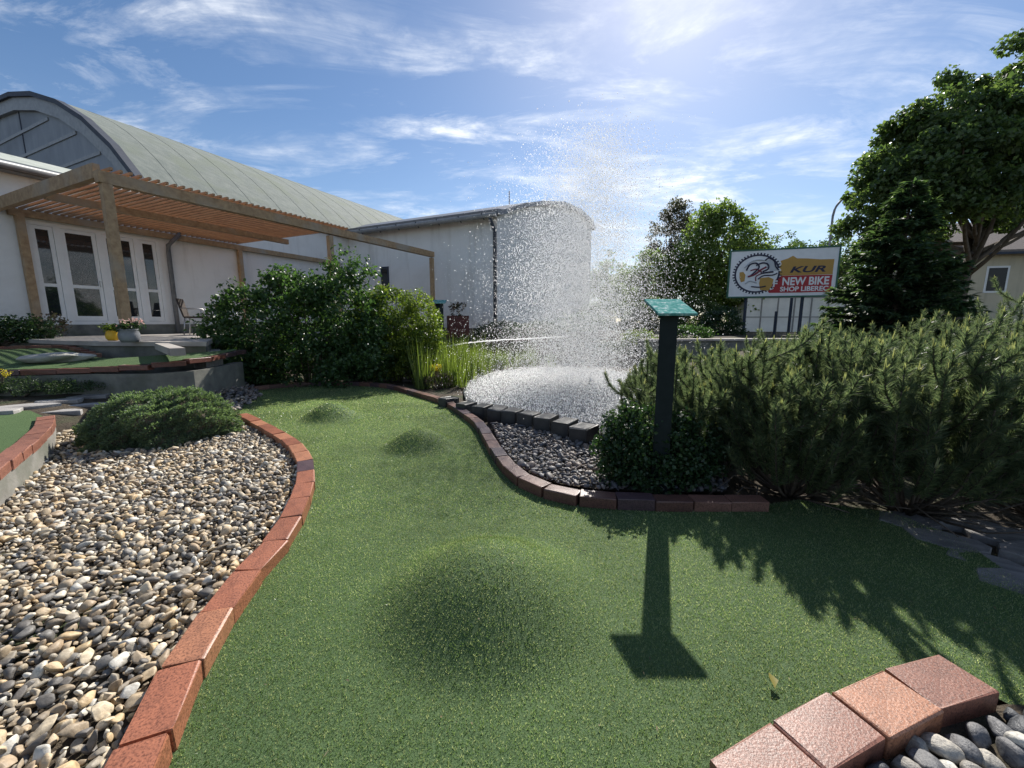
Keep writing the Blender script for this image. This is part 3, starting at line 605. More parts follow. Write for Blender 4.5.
M2=Matrix(((E1.x,E2.x,0,0),(E1.y,E2.y,0,0),(0,0,1,0),(0,0,0,1)))@Matrix.Translation((-S2,-W2,0))
mb.box(S2-.02,S2+.02,-2.0,-1.72,2.3,3.35,M2); w_=mb.build('window',M['glass'],ann)
mb=MB(); 
for (p,q,r,s) in ((-2.06,-2.0,2.24,3.41),(-1.72,-1.66,2.24,3.41),(-2.0,-1.72,3.35,3.41),(-2.0,-1.72,2.24,2.3)): mb.box(S2-.03,S2+.01,p,q,r,s,M2)
mb.build('frame',M['dark_trim'],w_)
mb=MB(); mb.tube([AL(13.2,W2+1.5,6.0),AL(13.2,W2+1.5,6.9)],.02,6); mb.build('roof_mast',M['dark_trim'],ann)
# ------------------------------------------------------------------ pergola
pg=empty('timber_pergola',W(0,0,.93),0,'timber pergola with slatted roof standing on posts by the glass doors','pergola')
PL=Matrix(((E1.x,E2.x,0,0),(E1.y,E2.y,0,0),(0,0,1,-.93),(0,0,0,1)))
WF=-4.64
for (s,w,z0,z1,d) in ((-.15,WF,.93,3.42,.13),(4.13,WF,.1,3.42,.12),(8.42,WF,.2,3.47,.12),(.1,-.09,.93,3.48,.13),(4.62,-.09,.2,3.48,.12),(8.42,-.09,.2,3.48,.12)):
    mb=MB(); mb.box(s-d/2,s+d/2,w-d/2,w+d/2,z0,z1,PL,.006); mb.build('post',M['wood'],pg)
mb=MB(); mb.prism([(-.25,WF-.07),(8.5,WF-.07),(8.5,WF+.07),(-.25,WF+.07)],[3.42,3.50,3.50,3.42],[3.60,3.68,3.68,3.60],PL); mb.build('front_beam',M['wood'],pg)
mb=MB(); mb.box(-.05,8.5,-.15,-.03,3.48,3.62,PL); mb.build('wall_beam',M['wood'],pg)
mb=MB(); mb.box(-.15,4.66,WF/2-.05,WF/2+.05,3.48,3.61,PL); mb.build('mid_joist',M['wood'],pg)
mb=MB(); mb.box(-.25,-.16,WF+.075,-.02,3.50,3.72,PL); mb.build('end_beam',M['wood'],pg)
mb=MB()
for i,s in enumerate(np.arange(-.1,4.72,.124)):
    j=random.uniform(-.012,.012); mb.box(s-.018+j*.3,s+.018+j*.3,WF-.13+j,-.02,3.623+s*.0092,3.666+s*.0092,PL)
mb.build('slat_roof',M['slat'],pg)
# ------------------------------------------------------------------ terrace furniture
def chair(loc,rz,label):
    o=empty('garden_chair',loc,rz,label,'chair','wicker chairs on the terrace')
    mb=MB(); mb.box(-.24,.24,-.24,.22,.42,.46,None,.01); mb.build('seat',M['wicker'],o)
    mb=MB(); mb.prism([(-.23,0),(.23,0),(.23,.035),(-.23,.035)],0,.46,Matrix.Translation((0,.2,.45))@Matrix.Rotation(-.22,4,'X')); mb.build('backrest',M['wicker'],o)
    for sx in (-1,1):
        mb=MB(); mb.tube([(sx*.23,-.22,0),(sx*.21,-.2,.42)],.014,6); mb.build('leg',M['metal'],o)
        mb=MB(); mb.tube([(sx*.23,.25,0),(sx*.21,.2,.42)],.014,6); mb.build('leg',M['metal'],o)
        mb=MB(); mb.tube([(sx*.24,-.2,.42),(sx*.25,-.2,.64),(sx*.25,.0,.66),(sx*.23,.26,.66)],.013,6); mb.build('armrest',M['metal'],o)
    return o
c1=Q(199,334,10.4); chair((c1.x,c1.y,.93),2.0,'dark wicker chair with bare metal legs, nearest the downpipe')
c2=Q(216,334,10.8); chair((c2.x,c2.y,.93),-.6,'dark wicker chair half hidden by the big shrub')
c3=Q(226,334,10.3); tb=empty('garden_table',(c3.x+.05,c3.y,.93),0,'round dark table with metal legs between two wicker chairs','table')
mb=MB(); mb.lathe([(.38,.70),(.4,.71),(.4,.73),(.38,.74)],24); mb.build('tabletop',M['wicker'],tb)
for k in range(4):
    a=k*1.571+.5; mb=MB(); mb.tube([(.3*math.cos(a),.3*math.sin(a),0),(.2*math.cos(a),.2*math.sin(a),.7)],.014,6); mb.build('leg',M['metal'],tb)
def pot(loc,prof,mat,label,nl,lr,lh,leafmat,fl=None):
    o=empty('flower_pot',loc,0,label,'flower pot'); mb=MB(); mb.lathe(prof,24); mb.build('pot',mat,o); zt=prof[-1][1]
    cl=np.stack([rng.normal(size=40)*lr*.6,rng.normal(size=40)*lr*.6,zt+rng.random(40)*lh],1); V,Fa=clump_leaves(cl,np.full(40,.05),nl,.045); link('foliage',npmesh('foliage',V,Fa),M[leafmat],o)
    if fl: cl2=cl+np.array([0,0,.05]); V,Fa=clump_leaves(cl2[:18],np.full(18,.04),9,.035); link('flowers',npmesh('flowers',V,Fa),M[fl],o)
    return o
q=Q(113,340.5,7.0); pot((q.x,q.y,.93),[(.06,0),(.088,.04),(.092,.1),(.072,.16),(.08,.175),(.07,.175)],M['yellow'],'small yellow pot with a tuft of plants beside the pergola post',8,.08,.08,'lf_yel')
q=Q(130,341,6.45); pot((q.x,q.y,.93),[(.10,0),(.13,.05),(.135,.13),(.115,.19),(.135,.21),(.12,.21)],M['greypot'],'wide grey pot of flowers in front of the pergola post',12,.12,.10,'lf_round','pink')
# ------------------------------------------------------------------ sign posts
def sign(base,h,wd,pw,pd,yaw,label,tilt=.34):
    o=empty('hole_sign',base,yaw,label,'sign','post signs with teal plates')
    mb=MB(); mb.box(-wd/2,wd/2,-wd/2,wd/2,-.15,h-.03,Matrix.Rotation(-.36,4,'Z'),.004); mb.build('post',M['post'],o)
    mb=MB(); Mx=Matrix.Translation((0,0,h))@Matrix.Rotation(tilt,4,'X'); mb.box(-pw/2,pw/2,-pd/2,pd/2,-.009,.009,Mx,.003); mb.build('plate',M['plate'],o); return o
b=G(666,494,0); SGN=Vector((b.x,b.y+.08,-.02)); 
sign((1.115,2.88,-.02),1.375,.118,.262,.335,.0,'teal topped sign on a dark post rising from the round leaved bush')
q=Q(440,330,11.2); sign((q.x,q.y,Th(q.x,q.y)),1.75-Th(q.x,q.y)+.05,.16,.36,.3,.0,'small teal topped sign on a dark post by the annex wall')
q=Q(458,320,13.0); pb=empty('planter',(q.x,q.y,Th(q.x,q.y)),.4,'dark red planter box with a bare plant by the annex wall','planter')
zt=1.45-Th(q.x,q.y); mb=MB(); mb.box(-.32,.32,-.18,.18,0,zt,None,.01); mb.build('box',M['red'],pb)
cl=np.stack([rng.normal(size=26)*.12,rng.normal(size=26)*.1,zt+rng.random(26)*.42],1); V,Fa=clump_leaves(cl,np.full(26,.06),14,.06); link('foliage',npmesh('foliage',V,Fa),M['heather'],pb)
# ------------------------------------------------------------------ pond, slate blocks, fountain
ang=np.linspace(0,2*np.pi,97)[:-1]; rr=np.linspace(0,1,40)
gx=POND_C[0]+np.outer(rr,np.cos(ang))*POND_R[0]*.99; gy=POND_C[1]+np.outer(rr,np.sin(ang))*POND_R[1]*.99
gz=-.03+.012*np.sin(gx*9+gy*4)*np.sin(gy*8-gx*3)
V=np.stack([gx,gy,gz],-1).reshape(-1,3); ii=(np.arange(39)[:,None]*96+np.arange(96)[None]).ravel(); jj=(np.arange(39)[:,None]*96+(np.arange(96)[None]+1)%96).ravel()
tag(link('pond_water',npmesh('pond_water',V,np.stack([ii,ii+96,jj+96,jj],1),True),M['water']),kind='structure')
bl_px=[(448,398),(466,403),(482,406),(498,408.5),(513,411),(530,413.5),(547,417),(566,421),(585,426)]
for k,(x,y) in enumerate(bl_px):
    z=.13+.008*k; p=G(x,y,z); q=G(*bl_px[min(k+1,8)],z); r=G(*bl_px[max(k-1,0)],z); d=q-r
    mb=MB(); L=.178+.004*k; mb.box(-L/2,L/2,-.13,.13,-z-.1,0,None,.012)
    for v in mb.bm.verts: v.co+=Vector((random.uniform(-1,1),random.uniform(-1,1),random.uniform(-1,1)))*.006
    o=mb.build('slate_block',M['slate']); o.location=p+Vector((0,.05,random.uniform(-.01,.012))); o.rotation_euler=(random.uniform(-.05,.05),random.uniform(-.04,.04),math.atan2(d.y,d.x)+.18+random.uniform(-.06,.06))
    tag(o,'dark slate block edging the pond, '+nth(8-k)+' from the end by the bush','stone block','slate blocks along the pond edge')
# droplets
def drops(P,r):
    O=np.array([[1,0,0],[-1,0,0],[0,1,0],[0,-1,0],[0,0,1],[0,0,-1]],float); Fo=np.array([[0,2,4],[2,1,4],[1,3,4],[3,0,4],[2,0,5],[1,2,5],[3,1,5],[0,3,5]])
    n=len(P); V=(P[:,None]+O[None]*np.broadcast_to(r,(n,))[:,None,None]*np.array([1,1,1.35])).reshape(-1,3); return V,(Fo[None]+(np.arange(n)*6)[:,None,None]).reshape(-1,3)
noz=np.array([1.62,8.2,0.])
def plume(n):
    z=4.9*rng.beta(1.1,1.55,n)+rng.normal(size=n)*.05; core=rng.random(n)<.62; cap=np.sqrt(np.clip(1-np.abs(z/5.3)**4,.05,1))
    sg=np.where(core,.64,.80+.10*np.clip(1.8-z,0,2))*cap; dx=np.where(core,0,-.34*cap)-.24+z*.07
    return np.stack([noz[0]+dx+rng.normal(size=n)*sg,noz[1]+rng.normal(size=n)*sg,np.abs(z)],1)
P=np.concatenate([plume(76000),plume(130000)]); n=len(P); P[:,0]+=.05*np.sin(P[:,2]*5)
r=np.r_[np.clip(np.exp(rng.normal(size=76000)*.35)*.0053,.003,.010),np.full(130000,.0026)*np.exp(rng.normal(size=130000)*.2)]
n2=26000; a=rng.uniform(0,6.283,n2); q=np.sqrt(rng.random(n2)); P2=np.stack([POND_C[0]+q*np.cos(a)*POND_R[0]*.97,POND_C[1]+q*np.sin(a)*POND_R[1]*.97,-.02+rng.exponential(.03,n2)],1)
tag(link('water_spray',npmesh('water_spray',*join([drops(P,r),drops(P2,np.clip(np.exp(rng.normal(size=n2)*.4)*.0054,.0025,.013))])),M['drop']),'tall plume of white water drops falling over the pond','fountain spray',kind='stuff')
jet=[Q(442,347,10.6),Q(470,342.5,10.2),Q(500,340,9.8),Q(530,338.5,9.4),Q(565,336.5,9.0)]
jp=catmull(jet,.05); mb=MB(); mb.tube([p+Vector((0,0,random.uniform(-.006,.006))) for p in jp],[.012+.006*random.random() for _ in jp],6); tag(mb.build('water_jet',M['drop']),'thin white jet of water shooting across the reeds','water jet')
q=jet[0]; nz=empty('jet_nozzle',(q.x,q.y,Th(q.x,q.y)),0,'brown nozzle post among the reeds where the jet starts','nozzle'); hz=q.z-Th(q.x,q.y)
mb=MB(); mb.tube([(0,0,-.05),(0,0,hz-.06)],.03,8); mb.build('pipe',M['bark'],nz); mb=MB(); mb.tube([(-.08,.02,hz-.02),(.03,0,hz)],[.05,.035],10); mb.build('head',M['red'],nz)
fz=empty('fountain_nozzle',(noz[0],noz[1],-.3),0,'small dark fountain nozzle standing in the pond','nozzle')
mb=MB(); mb.tube([(0,0,0),(0,0,.3)],.05,10); mb.build('base',M['slate'],fz); mb=MB(); mb.tube([(0,0,.3),(0,0,.42)],[.035,.02],10); mb.build('head',M['metal'],fz)
# ------------------------------------------------------------------ plants
# cushion conifer
bc=G(160,440); bc=Vector((-3.72,4.45,0)); n=60000
d=unit(rng.normal(size=(n,3))); d[:,2]=np.abs(d[:,2])
def lump(d): return 1+.05*np.sin(d@np.array([7,3,5.])+1)+.05*np.sin(d@np.array([-5,9,4.]))+.05*np.sin(d@np.array([13,-11,8.]))+.045*np.sin(d@np.array([-23,17,19.]))+.03*np.sin(d@np.array([31,27,-29.]))
SZ=np.array([.64,.56,.49])
sq=lambda d: d/((np.hypot(d[:,0],d[:,1])**2.7+np.abs(d[:,2])**2.7)**(1/2.7))[:,None]
P=sq(d)*SZ*lump(d)[:,None]*rng.uniform(.93,1.,(n,1)); Dv=d*[1,1,1.2]+rng.normal(size=(n,3))*.6
o=empty('cushion_conifer',(-3.82,4.30,-.02),.25,'low dense cushion conifer growing on the pebble bed','shrub')
Ls=.026*rng.uniform(.6,1.3,n); V,Fa=leafset(P,Dv,d+rng.normal(size=(n,3))*.5,Ls,Ls*.42,.1); V[:,2]=np.maximum(V[:,2],.005); link('foliage',npmesh('foliage',V,Fa),M['lf_box'],o)
V0,Fa=ico(4); V0=V0.copy(); V0[:,2]=np.maximum(V0[:,2],0); link('branches',npmesh('branches',sq(V0)*SZ*.93*lump(V0)[:,None],Fa,True),M['bark'],o)
# round leaved bush at the sign
shrub('leafy_bush','dark round leaved bush around the foot of the teal sign','shrub',(1.12,2.98,-.02),[((0,0,.30),(.40,.24,.36)),((-.24,0,.30),(.22,.2,.36)),((.28,.03,.24),(.25,.2,.28)),((0,-.08,.2),(.38,.14,.22))],420,.07,36,.032,'lf_round',spread=1.15,stems=14)
# large shrub by the terrace
sb=Vector((-4.25,8.3,0)); shrub('large_shrub','large dark green leafy shrub between the terrace and the lane','shrub',(sb.x,sb.y,0),[((-.5,0,1.1),(1.35,.9,1.05)),((.65,.1,1.15),(1.2,.9,1.1)),((-1.35,.1,.9),(.8,.7,.9)),((-1.3,-.3,.4),(.8,.6,.5)),((0,-.4,.4),(1.3,.6,.5)),((1.1,-.4,.35),(.8,.5,.4)),((1.2,0,.7),(.65,.7,.75)),((.9,.1,2.1),(.5,.4,.55)),((-.1,0,1.8),(.75,.5,.5)),((-.6,0,1.9),(.4,.4,.4))],640,.21,44,.08,'lf_big',stems=24)
# shoots sticking out of its top
shrub('yellow_green_shrub','yellow green shrub right of the large dark shrub','shrub',(-2.6,8.75,0),[((0,0,1.05),(.8,.6,1.0)),((.55,.0,1.05),(.55,.6,.9)),((-.55,.1,1.05),(.6,.5,.95)),((.62,-.1,.6),(.5,.5,.6)),((0,-.2,.5),(.9,.5,.5))],620,.13,56,.05,'lf_yel',stems=10)
# reeds
nc=70; cx_=np.r_[rng.uniform(-1.95,-.55,44),rng.uniform(-.9,1.3,26)]; cy_=np.r_[rng.uniform(7.5,10.6,44),rng.uniform(10.8,11.8,26)]; ch=np.r_[rng.uniform(.6,1.25,44),rng.uniform(.5,.85,26)]
n=2300; ks=rng.integers(0,nc,n); ox=rng.normal(size=n)*.075; oy=rng.normal(size=n)*.075; x0=cx_[ks]+ox; y0=cy_[ks]+oy; hh_=ch[ks]
k=pond_d(x0,y0)>.97; x0,y0,ox,oy,hh_=x0[k],y0[k],ox[k],oy[k],hh_[k]; m=len(x0); P=np.stack([x0,y0,T(x0,y0)],1); D=np.stack([ox*1.6+rng.normal(size=m)*.07,oy*1.6+rng.normal(size=m)*.07,np.ones(m)],1)
V,Fa=needleset(P,D,hh_*.95*rng.uniform(.55,1.05,m),.032)
tag(link('reeds',npmesh('reeds',V,Fa),M['reed']),'bright green iris and reed blades along the left pond bank','reeds',kind='stuff')
# heather clumps on the corner behind the kerb
for i,(x,y,l) in enumerate(((398,379,'small brown heather clump at the foot of the yellow green shrub'),(418,381,'brownish heather clump by the bend of the back kerb'),(437,386,'heather clump beside the first slate block'))):
    p=G(x,y,.02); shrub('heather_clump',l,'plant',(p.x,p.y+.1,0),[((0,0,.12),(.32,.25,.17))],60,.07,30,.035,'heather',group='heather by the kerb bend',spread=.5,stems=5)
p=G(432,382,.1); shrub('flowering_plant','small yellow flowering plant above the heather','plant',(p.x,p.y+.35,.05),[((0,0,.3),(.14,.12,.06))],22,.05,18,.03,'flower',stems=6)
# juniper mats and shrubs on the left
p=Gt(18,395); shrub('creeping_juniper','low creeping juniper below the upper lane wall','shrub',(p.x,p.y,p.z+.02),[((0,0,.07),(.75,.36,.15)),((-.8,-.1,.07),(.8,.4,.15)),((.5,.12,.05),(.5,.25,.1))],420,.07,40,.035,'juniper',spread=.4,stems=5)
p=Q(10,335,7.6); shrub('dark_shrub','dark low shrub against the hall wall left of the doors','shrub',(p.x-.3,p.y,.85),[((0,0,.2),(.85,.5,.3)),((.5,.1,.25),(.4,.4,.25))],150,.11,34,.05,'lf_round',stems=8)
p=Q(46,322,8.4); shrub('dark_shrub','small bare twiggy shrub beside the left pergola post','shrub',(p.x,p.y,.93),[((0,0,.25),(.3,.3,.25))],28,.1,18,.05,'heather',stems=10)
p=G(8,373,.6); shrub('flowering_plant','yellow flowers on the upper lane edge at left','plant',(p.x,p.y-.1,.5),[((0,0,.10),(.12,.08,.05))],16,.045,7,.02,'flower',stems=4)
# plants behind the pond and along the annex
for i,(x,Y,ln,hh,mt,l) in enumerate(((500,13.2,.8,.5,'lf_round','low dark shrub at the annex corner behind the spray'),(540,13.3,.9,.45,'lf_round','low dark shrub behind the pond, right of the annex corner'),(580,13.6,.9,.6,'lf_big','green shrub on the far pond bank seen through the spray'),(640,12.8,.55,.55,'lf_yel','yellowish shrub on the far pond bank behind the sign'),(462,12.6,.7,.35,'lf_round','dark low plants beneath the red planter'),(620,12.4,.8,.35,'juniper','low olive shrub at the right end of the pond'),(690,13.5,.8,.5,'lf_big','green shrub far behind the pine shoots'))):
    p=Q(x,325,Y); z=Th(p.x,p.y); shrub('bank_shrub',l,'shrub',(p.x,p.y,z),[((0,0,hh*.5),(ln,.5,hh*.55))],80,.13,30,.07,mt,group='shrubs behind the pond',stems=6)
# low weathered wall right of the pond
mb=MB(); a=Q(640,346,12.0);b=Q(800,349,12.5); mb.bar((a.x,a.y,.72),(b.x,b.y,.72),.4,.06); wl=mb.build('low_wall',M['slab']); tag(wl,'low pale topped wall behind the pine shoots','wall')
mb=MB(); mb.bar((a.x,a.y+.02,.45),(b.x,b.y+.02,.45),.3,.47); mb.build('base',M['dark_conc'],wl)
# dwarf mountain pines
def pine(x,y,rad,h,label,nst,seed,dens=1.):
    o=empty('mountain_pine',(x,y,Th(x,y)),0,label,'shrub','mountain pines along the right side'); mb=MB(); NP=[];ND=[];NL=[];CP_=[];CD=[];CL=[]
    for i in range(nst):
        a=random.uniform(0,6.283); rr_=rad*math.sqrt(random.random()); tip=Vector((rr_*math.cos(a),rr_*math.sin(a),h*random.uniform(.62,1.0)*(1-.12*(rr_/rad)**2)))
        b0=Vector((tip.x*.15,tip.y*.15,.02)); m1=Vector((tip.x*.66,tip.y*.66,tip.z*.24)); m2=Vector((tip.x*.95,tip.y*.95,tip.z*.6)); pts=catmull([b0,m1,m2,tip],.08); mb.tube(pts,np.linspace(.011,.0035,len(pts)),5)
        shoots=[(pts,.35,1.)]
        for _ in range(random.randint(3,6)):
            k=random.randint(int(len(pts)*.3),len(pts)-2); p=pts[k]; al=random.uniform(0,6.283); l=random.uniform(.12,.30)*h; sl_=random.uniform(.35,.95)
            e=p+Vector((math.cos(al)*l*sl_,math.sin(al)*l*sl_,l*.8)); mm=(p+e)/2+Vector((math.cos(al),math.sin(al),-.3))*l*.15; q=catmull([p,mm,e],.05); mb.tube(q,np.linspace(.006,.003,len(q)),4); shoots.append((q,0.,.9))
        for pts_,st,_ in shoots:
            A=np.array([v[:] for v in pts_]); k0=int(len(A)*st); A=A[k0:]
            if len(A)<2: continue
            seg=np.linalg.norm(np.diff(A,axis=0),axis=1); L=seg.sum(); m=int(L*900*dens)+20; t=rng.random(m)*(len(A)-1); i0=np.minimum(t.astype(int),len(A)-2); f=(t-i0)[:,None]
            P=A[i0]*(1-f)+A[i0+1]*f; ax=unit(A[i0+1]-A[i0]); sd=unit(np.cross(ax,rng.normal(size=(m,3)))); an=rng.uniform(.5,1.0,m)[:,None]
            NP.append(P);ND.append(ax*np.cos(an)+sd*np.sin(an));NL.append(rng.uniform(.048,.07,m))
            up=((pts_[-1]-pts_[-2]).normalized()*.5+Vector((0,0,1))).normalized(); cl=random.uniform(.03,.085); e_=np.array(pts_[-1][:])
            for q_ in range(3):
                if q_ and random.random()<.4: continue
                aa=random.uniform(0,6.28); u2=np.array(((up+Vector((math.cos(aa),math.sin(aa),0))*(.5 if q_ else 0)).normalized())[:])
                for _ in range(3): CP_.append(e_); CD.append(u2); CL.append(cl*(.6 if q_ else 1.))
    for _ in range(int(nst*3)):           # low outer shoots closing the skirt of the plant
        a=random.uniform(0,6.283); r_=rad*random.uniform(.55,1.08); z0=h*random.uniform(.10,.62); l=random.uniform(.16,.3)
        b0=np.array([r_*.75*math.cos(a),r_*.75*math.sin(a),z0]); e=b0+np.array([math.cos(a)*l*.55,math.sin(a)*l*.55,l*.8]); mb.tube([b0,(b0+e)/2,e],[.005,.004,.002],4)
        m=int(l*800*dens); t=rng.random(m)[:,None]; P=b0*(1-t)+e*t; ax=unit((e-b0)[None]); sd=unit(np.cross(np.tile(ax,(m,1)),rng.normal(size=(m,3)))); an=rng.uniform(.4,.95,m)[:,None]
        NP.append(P);ND.append(ax*np.cos(an)+sd*np.sin(an));NL.append(rng.uniform(.045,.065,m))
    for _ in range(26):
        a=random.uniform(0,6.283); r_=rad*random.uniform(.6,1.2); mb.tube([(r_*.2*math.cos(a),r_*.2*math.sin(a),.03),(r_*.6*math.cos(a),r_*.6*math.sin(a),random.uniform(.06,.2)),(r_*math.cos(a+.3),r_*math.sin(a+.3),random.uniform(.04,.3))],[.009,.006,.003],5)
    mb.build('branches',M['pinewood'],o); V,Fa=needleset(np.concatenate(NP),np.concatenate(ND),np.concatenate(NL),.006); V2,F2=needleset(np.array(CP_),np.array(CD)+rng.normal(size=(len(CD),3))*.05,np.array(CL),.015)
    me=npmesh('needles',*join([(V,Fa),(V2,F2)])); me.materials.append(M['needle']); me.materials.append(M['candle']); me.polygons.foreach_set('material_index',np.r_[np.zeros(len(Fa),np.int32),np.ones(len(F2),np.int32)]); link('needles',me,None,o); return o
PN=[(1.62,3.35,.5,1.0,'mountain pine right behind the teal sign',26),(2.06,2.82,.56,1.17,'front mountain pine casting shadow at the middle of the lane',42),(2.68,2.56,.56,1.2,'front mountain pine with brown twigs above the slate path',36),(3.45,2.35,.6,1.27,'tall front mountain pine at the right picture edge',36),
    (1.8,4.5,.6,1.0,'second row mountain pine by the right pond bank',28),(2.55,4.1,.65,1.08,'second row mountain pine in the middle of the bed',34),(3.45,3.85,.7,1.18,'second row mountain pine towards the spruce',36),(4.6,3.7,.8,1.38,'second row mountain pine at the right picture edge',38),
    (2.6,5.8,.75,1.0,'third row mountain pine below the billboard left post',32),(3.8,5.6,.8,1.1,'third row mountain pine below the billboard right post',34),(5.2,5.4,.9,1.22,'third row mountain pine below the spruce',38),(6.8,5.4,1.,1.5,'hindmost mountain pine at the right picture edge',38),(4.3,1.95,.62,1.3,'mountain pine at the very right end of the front row, past the slates',30)]
for k,(x,y,r_,h_,l,ns) in enumerate(PN): pine(x,y,r_,h_,l,int(ns*(1.05 if y<3.2 else .8)),k,1. if y<5 else .75)
# slate stepping stones, right and left
def flags(pxs,group,lab,mat,z):
    for k,(x,y,rx_,ry_,ro) in enumerate(pxs):
        p=G(x,y,z); n=7; poly=[]
        for i in range(n):
            a=6.283*i/n+random.uniform(-.2,.2); q=random.uniform(.72,1.12); poly.append((rx_*q*math.cos(a),ry_*q*math.sin(a)))
        mb=MB(); mb.prism(poly,-.06,[.0+random.uniform(-.004,.004) for _ in poly]); es=[e for e in mb.bm.edges if all(v.co.z>-.02 for v in e.verts)]
        bmesh.ops.bevel(mb.bm,geom=es,offset=.006,segments=1,affect='EDGES')
        o=mb.build('flagstone',mat); p=Gt(x,y,.004) if y<430 else p; z=p.z if y<430 else max(z,Th(p.x,p.y)+.012); o.location=(p.x,p.y,z+random.uniform(0,.006)); o.rotation_euler=(random.uniform(-.01,.01),random.uniform(-.01,.01),ro); tag(o,lab(k),'paving stone',group)
flags([(905,520,.2,.13,.3),(950,540,.22,.13,-.5),(990,560,.2,.12,-.6),(1010,535,.22,.14,-.3),(965,522,.18,.1,-.2),(1030,585,.22,.13,-.5),(1050,555,.22,.14,-.4)],'slate flagstones under the pines',lambda k:'flat grey flagstone beside the shaded lane edge, '+nth(k)+' from the kerb end',M['flag2'],.0)
flags([(-14,411,.40,.17,.3),(28,405,.34,.16,.4),(62,400,.26,.14,.45),(90,395,.24,.13,.5),(20,418,.30,.10,.3),(60,411,.26,.10,.4),(92,404,.22,.09,.4),(118,391,.18,.10,.5)],'pale flagstones of the path on the left',lambda k:'pale flagstone of the path behind the cushion conifer, '+nth(k)+' of the row from the left',M['flag'],.17)
# specks of plant litter on the turf
n=420; x=rng.uniform(-1.6,2.6,n); y=rng.uniform(.9,5,n); k=inpoly(x,y,lane_poly); x,y=x[k],y[k]; m=len(x); a=rng.uniform(0,6.28,m)
V,Fa=leafset(np.stack([x,y,lane_z(x,y)+.013],1),np.stack([np.cos(a),np.sin(a),rng.normal(size=m)*.15],1),np.tile([0,0,1.],(m,1))+rng.normal(size=(m,3))*.3,rng.uniform(.006,.022,m),rng.uniform(.002,.007,m))
tag(link('litter',npmesh('litter',V,Fa),M['litter']),'tiny dry needles and leaf crumbs scattered over the turf','litter',kind='stuff')
# fallen leaf
p=G(769,683,.012); V,Fa=leafset(np.array([[0,-.03,.0]]),np.array([[.25,1,.25]]),np.array([[.3,-.2,1.]]),np.array([.055]),np.array([.034]),.3)
o=link('fallen_leaf',npmesh('fallen_leaf',V,Fa),M['fallen']); o.location=(p.x,p.y,.022); tag(o,'single yellowish fallen leaf on the turf','leaf')
# ------------------------------------------------------------------ trees and far things
p=Q(958,300,17); b=Vector((p.x,p.y,Th(p.x,p.y))); ml=[]
for x,y,r_,dy in ((868,225,.95,0),(880,195,1.0,.5),(896,165,1.05,-.5),(918,135,1.1,.3),(940,112,1.05,-.4),(965,118,1.1,.8),(985,80,1.15,0),(1008,66,1.1,.5),(1030,90,1.3,-.5),(905,205,1.2,-1.2),(925,175,1.3,-1.5),(955,155,1.4,-1.6),(985,130,1.4,-1.5),(1015,130,1.4,-1.3),(940,210,1.2,-1.4),(970,195,1.2,-1.8),(1000,175,1.3,-1.8),(1030,170,1.4,-1.5),(890,235,.9,-.5),(1050,130,1.5,0),(1060,200,1.3,0),(1022,215,.9,-.8),(915,235,.9,.8),(960,170,1.6,1.8),(1000,140,1.8,2),(930,150,1.3,1.6),(1075,90,1.6,.5),(1090,160,1.6,.5)):
    q=Q(x,y,17+dy)-b; ml.append(((q.x,q.y,q.z),(r_*1.1,r_*1.1,r_*.78)))
ml+=[((Q(x,y,17+dy)-b)[:],(.95,.95,.75)) for x,y,dy in ((884,172,.2),(905,150,.6),(875,205,-.6),(926,122,0),(948,150,.4),(895,215,.7))]
tree('maple_tree','big dark green maple with a spreading crown at the right','tree',b,ml,.24,680,.36,105,.17,'maple',limbs=30,trunk_top=(.5,0,5.2))
p=Q(896,300,12.2); conifer('spruce_tree','dark spruce in front of the maple, right of the billboard',(p.x,p.y,.3),4.95,2.0,'spruce',tiers=36,spl=.22,dens=2.2)
p=Q(835,318,13.5); conifer('spruce_tree','small young spruce at the billboard right post',(p.x,p.y,.4),1.15,.6,'spruce',tiers=12,spl=.2,dens=1.3)
p=Q(715,300,24); tree('lime_tree','light green round tree left of the billboard','tree',(p.x,p.y,.7),[((0,0,4.2),(2.7,2.2,2.8)),((-1.2,0,3.3),(1.9,1.8,2.2)),((1.4,0,3.3),(1.8,1.8,2.2)),((-.2,0,6.0),(1.4,1.4,1.3)),((-2.4,0,2.4),(1.4,1.4,1.7))],.18,420,.42,70,.17,'lf_light',limbs=16)
p=Q(668,300,28); tree('birch_tree','thin dusky tree behind the light green tree','tree',(p.x,p.y,.7),[((0,0,6.2),(1.5,1.3,1.8)),((.3,0,7.5),(1.0,.9,1.0)),((-.4,0,4.6),(1.5,1.2,1.7))],.14,150,.4,50,.15,'lf_dusk',limbs=14)
p=Q(722,315,17.5); shrub('dark_shrub','dark round shrub beneath the left end of the billboard','shrub',(p.x,p.y,.5),[((0,0,.6),(1.0,.8,.85))],110,.2,44,.09,'lf_round',stems=6)
for i,(x,Y,h_,w_,l) in enumerate(((775,42,8.2,2.6,'far green tree showing above the middle of the billboard'),(800,46,8.8,2.8,'far tree behind the billboard left of the street lamp'),(828,40,7.8,2.2,'far tree behind the street lamp pole'),(858,44,7.6,2.4,'far pale tree between the lamp and the maple'),(752,40,7.2,2.0,'far tree between the light green tree and the billboard'))):
    h_*=1.16; p=Q(x,318,Y); tree('far_tree',l,'tree',(p.x,p.y,.8),[((0,0,h_*.62),(w_,w_,h_*.36)),((w_*.5,0,h_*.5),(w_*.8,w_*.8,h_*.3)),((-w_*.5,0,h_*.5),(w_*.8,w_*.8,h_*.3))],.16,140,.55,46,.24,'lf_far',group='trees beyond the billboard',limbs=8)
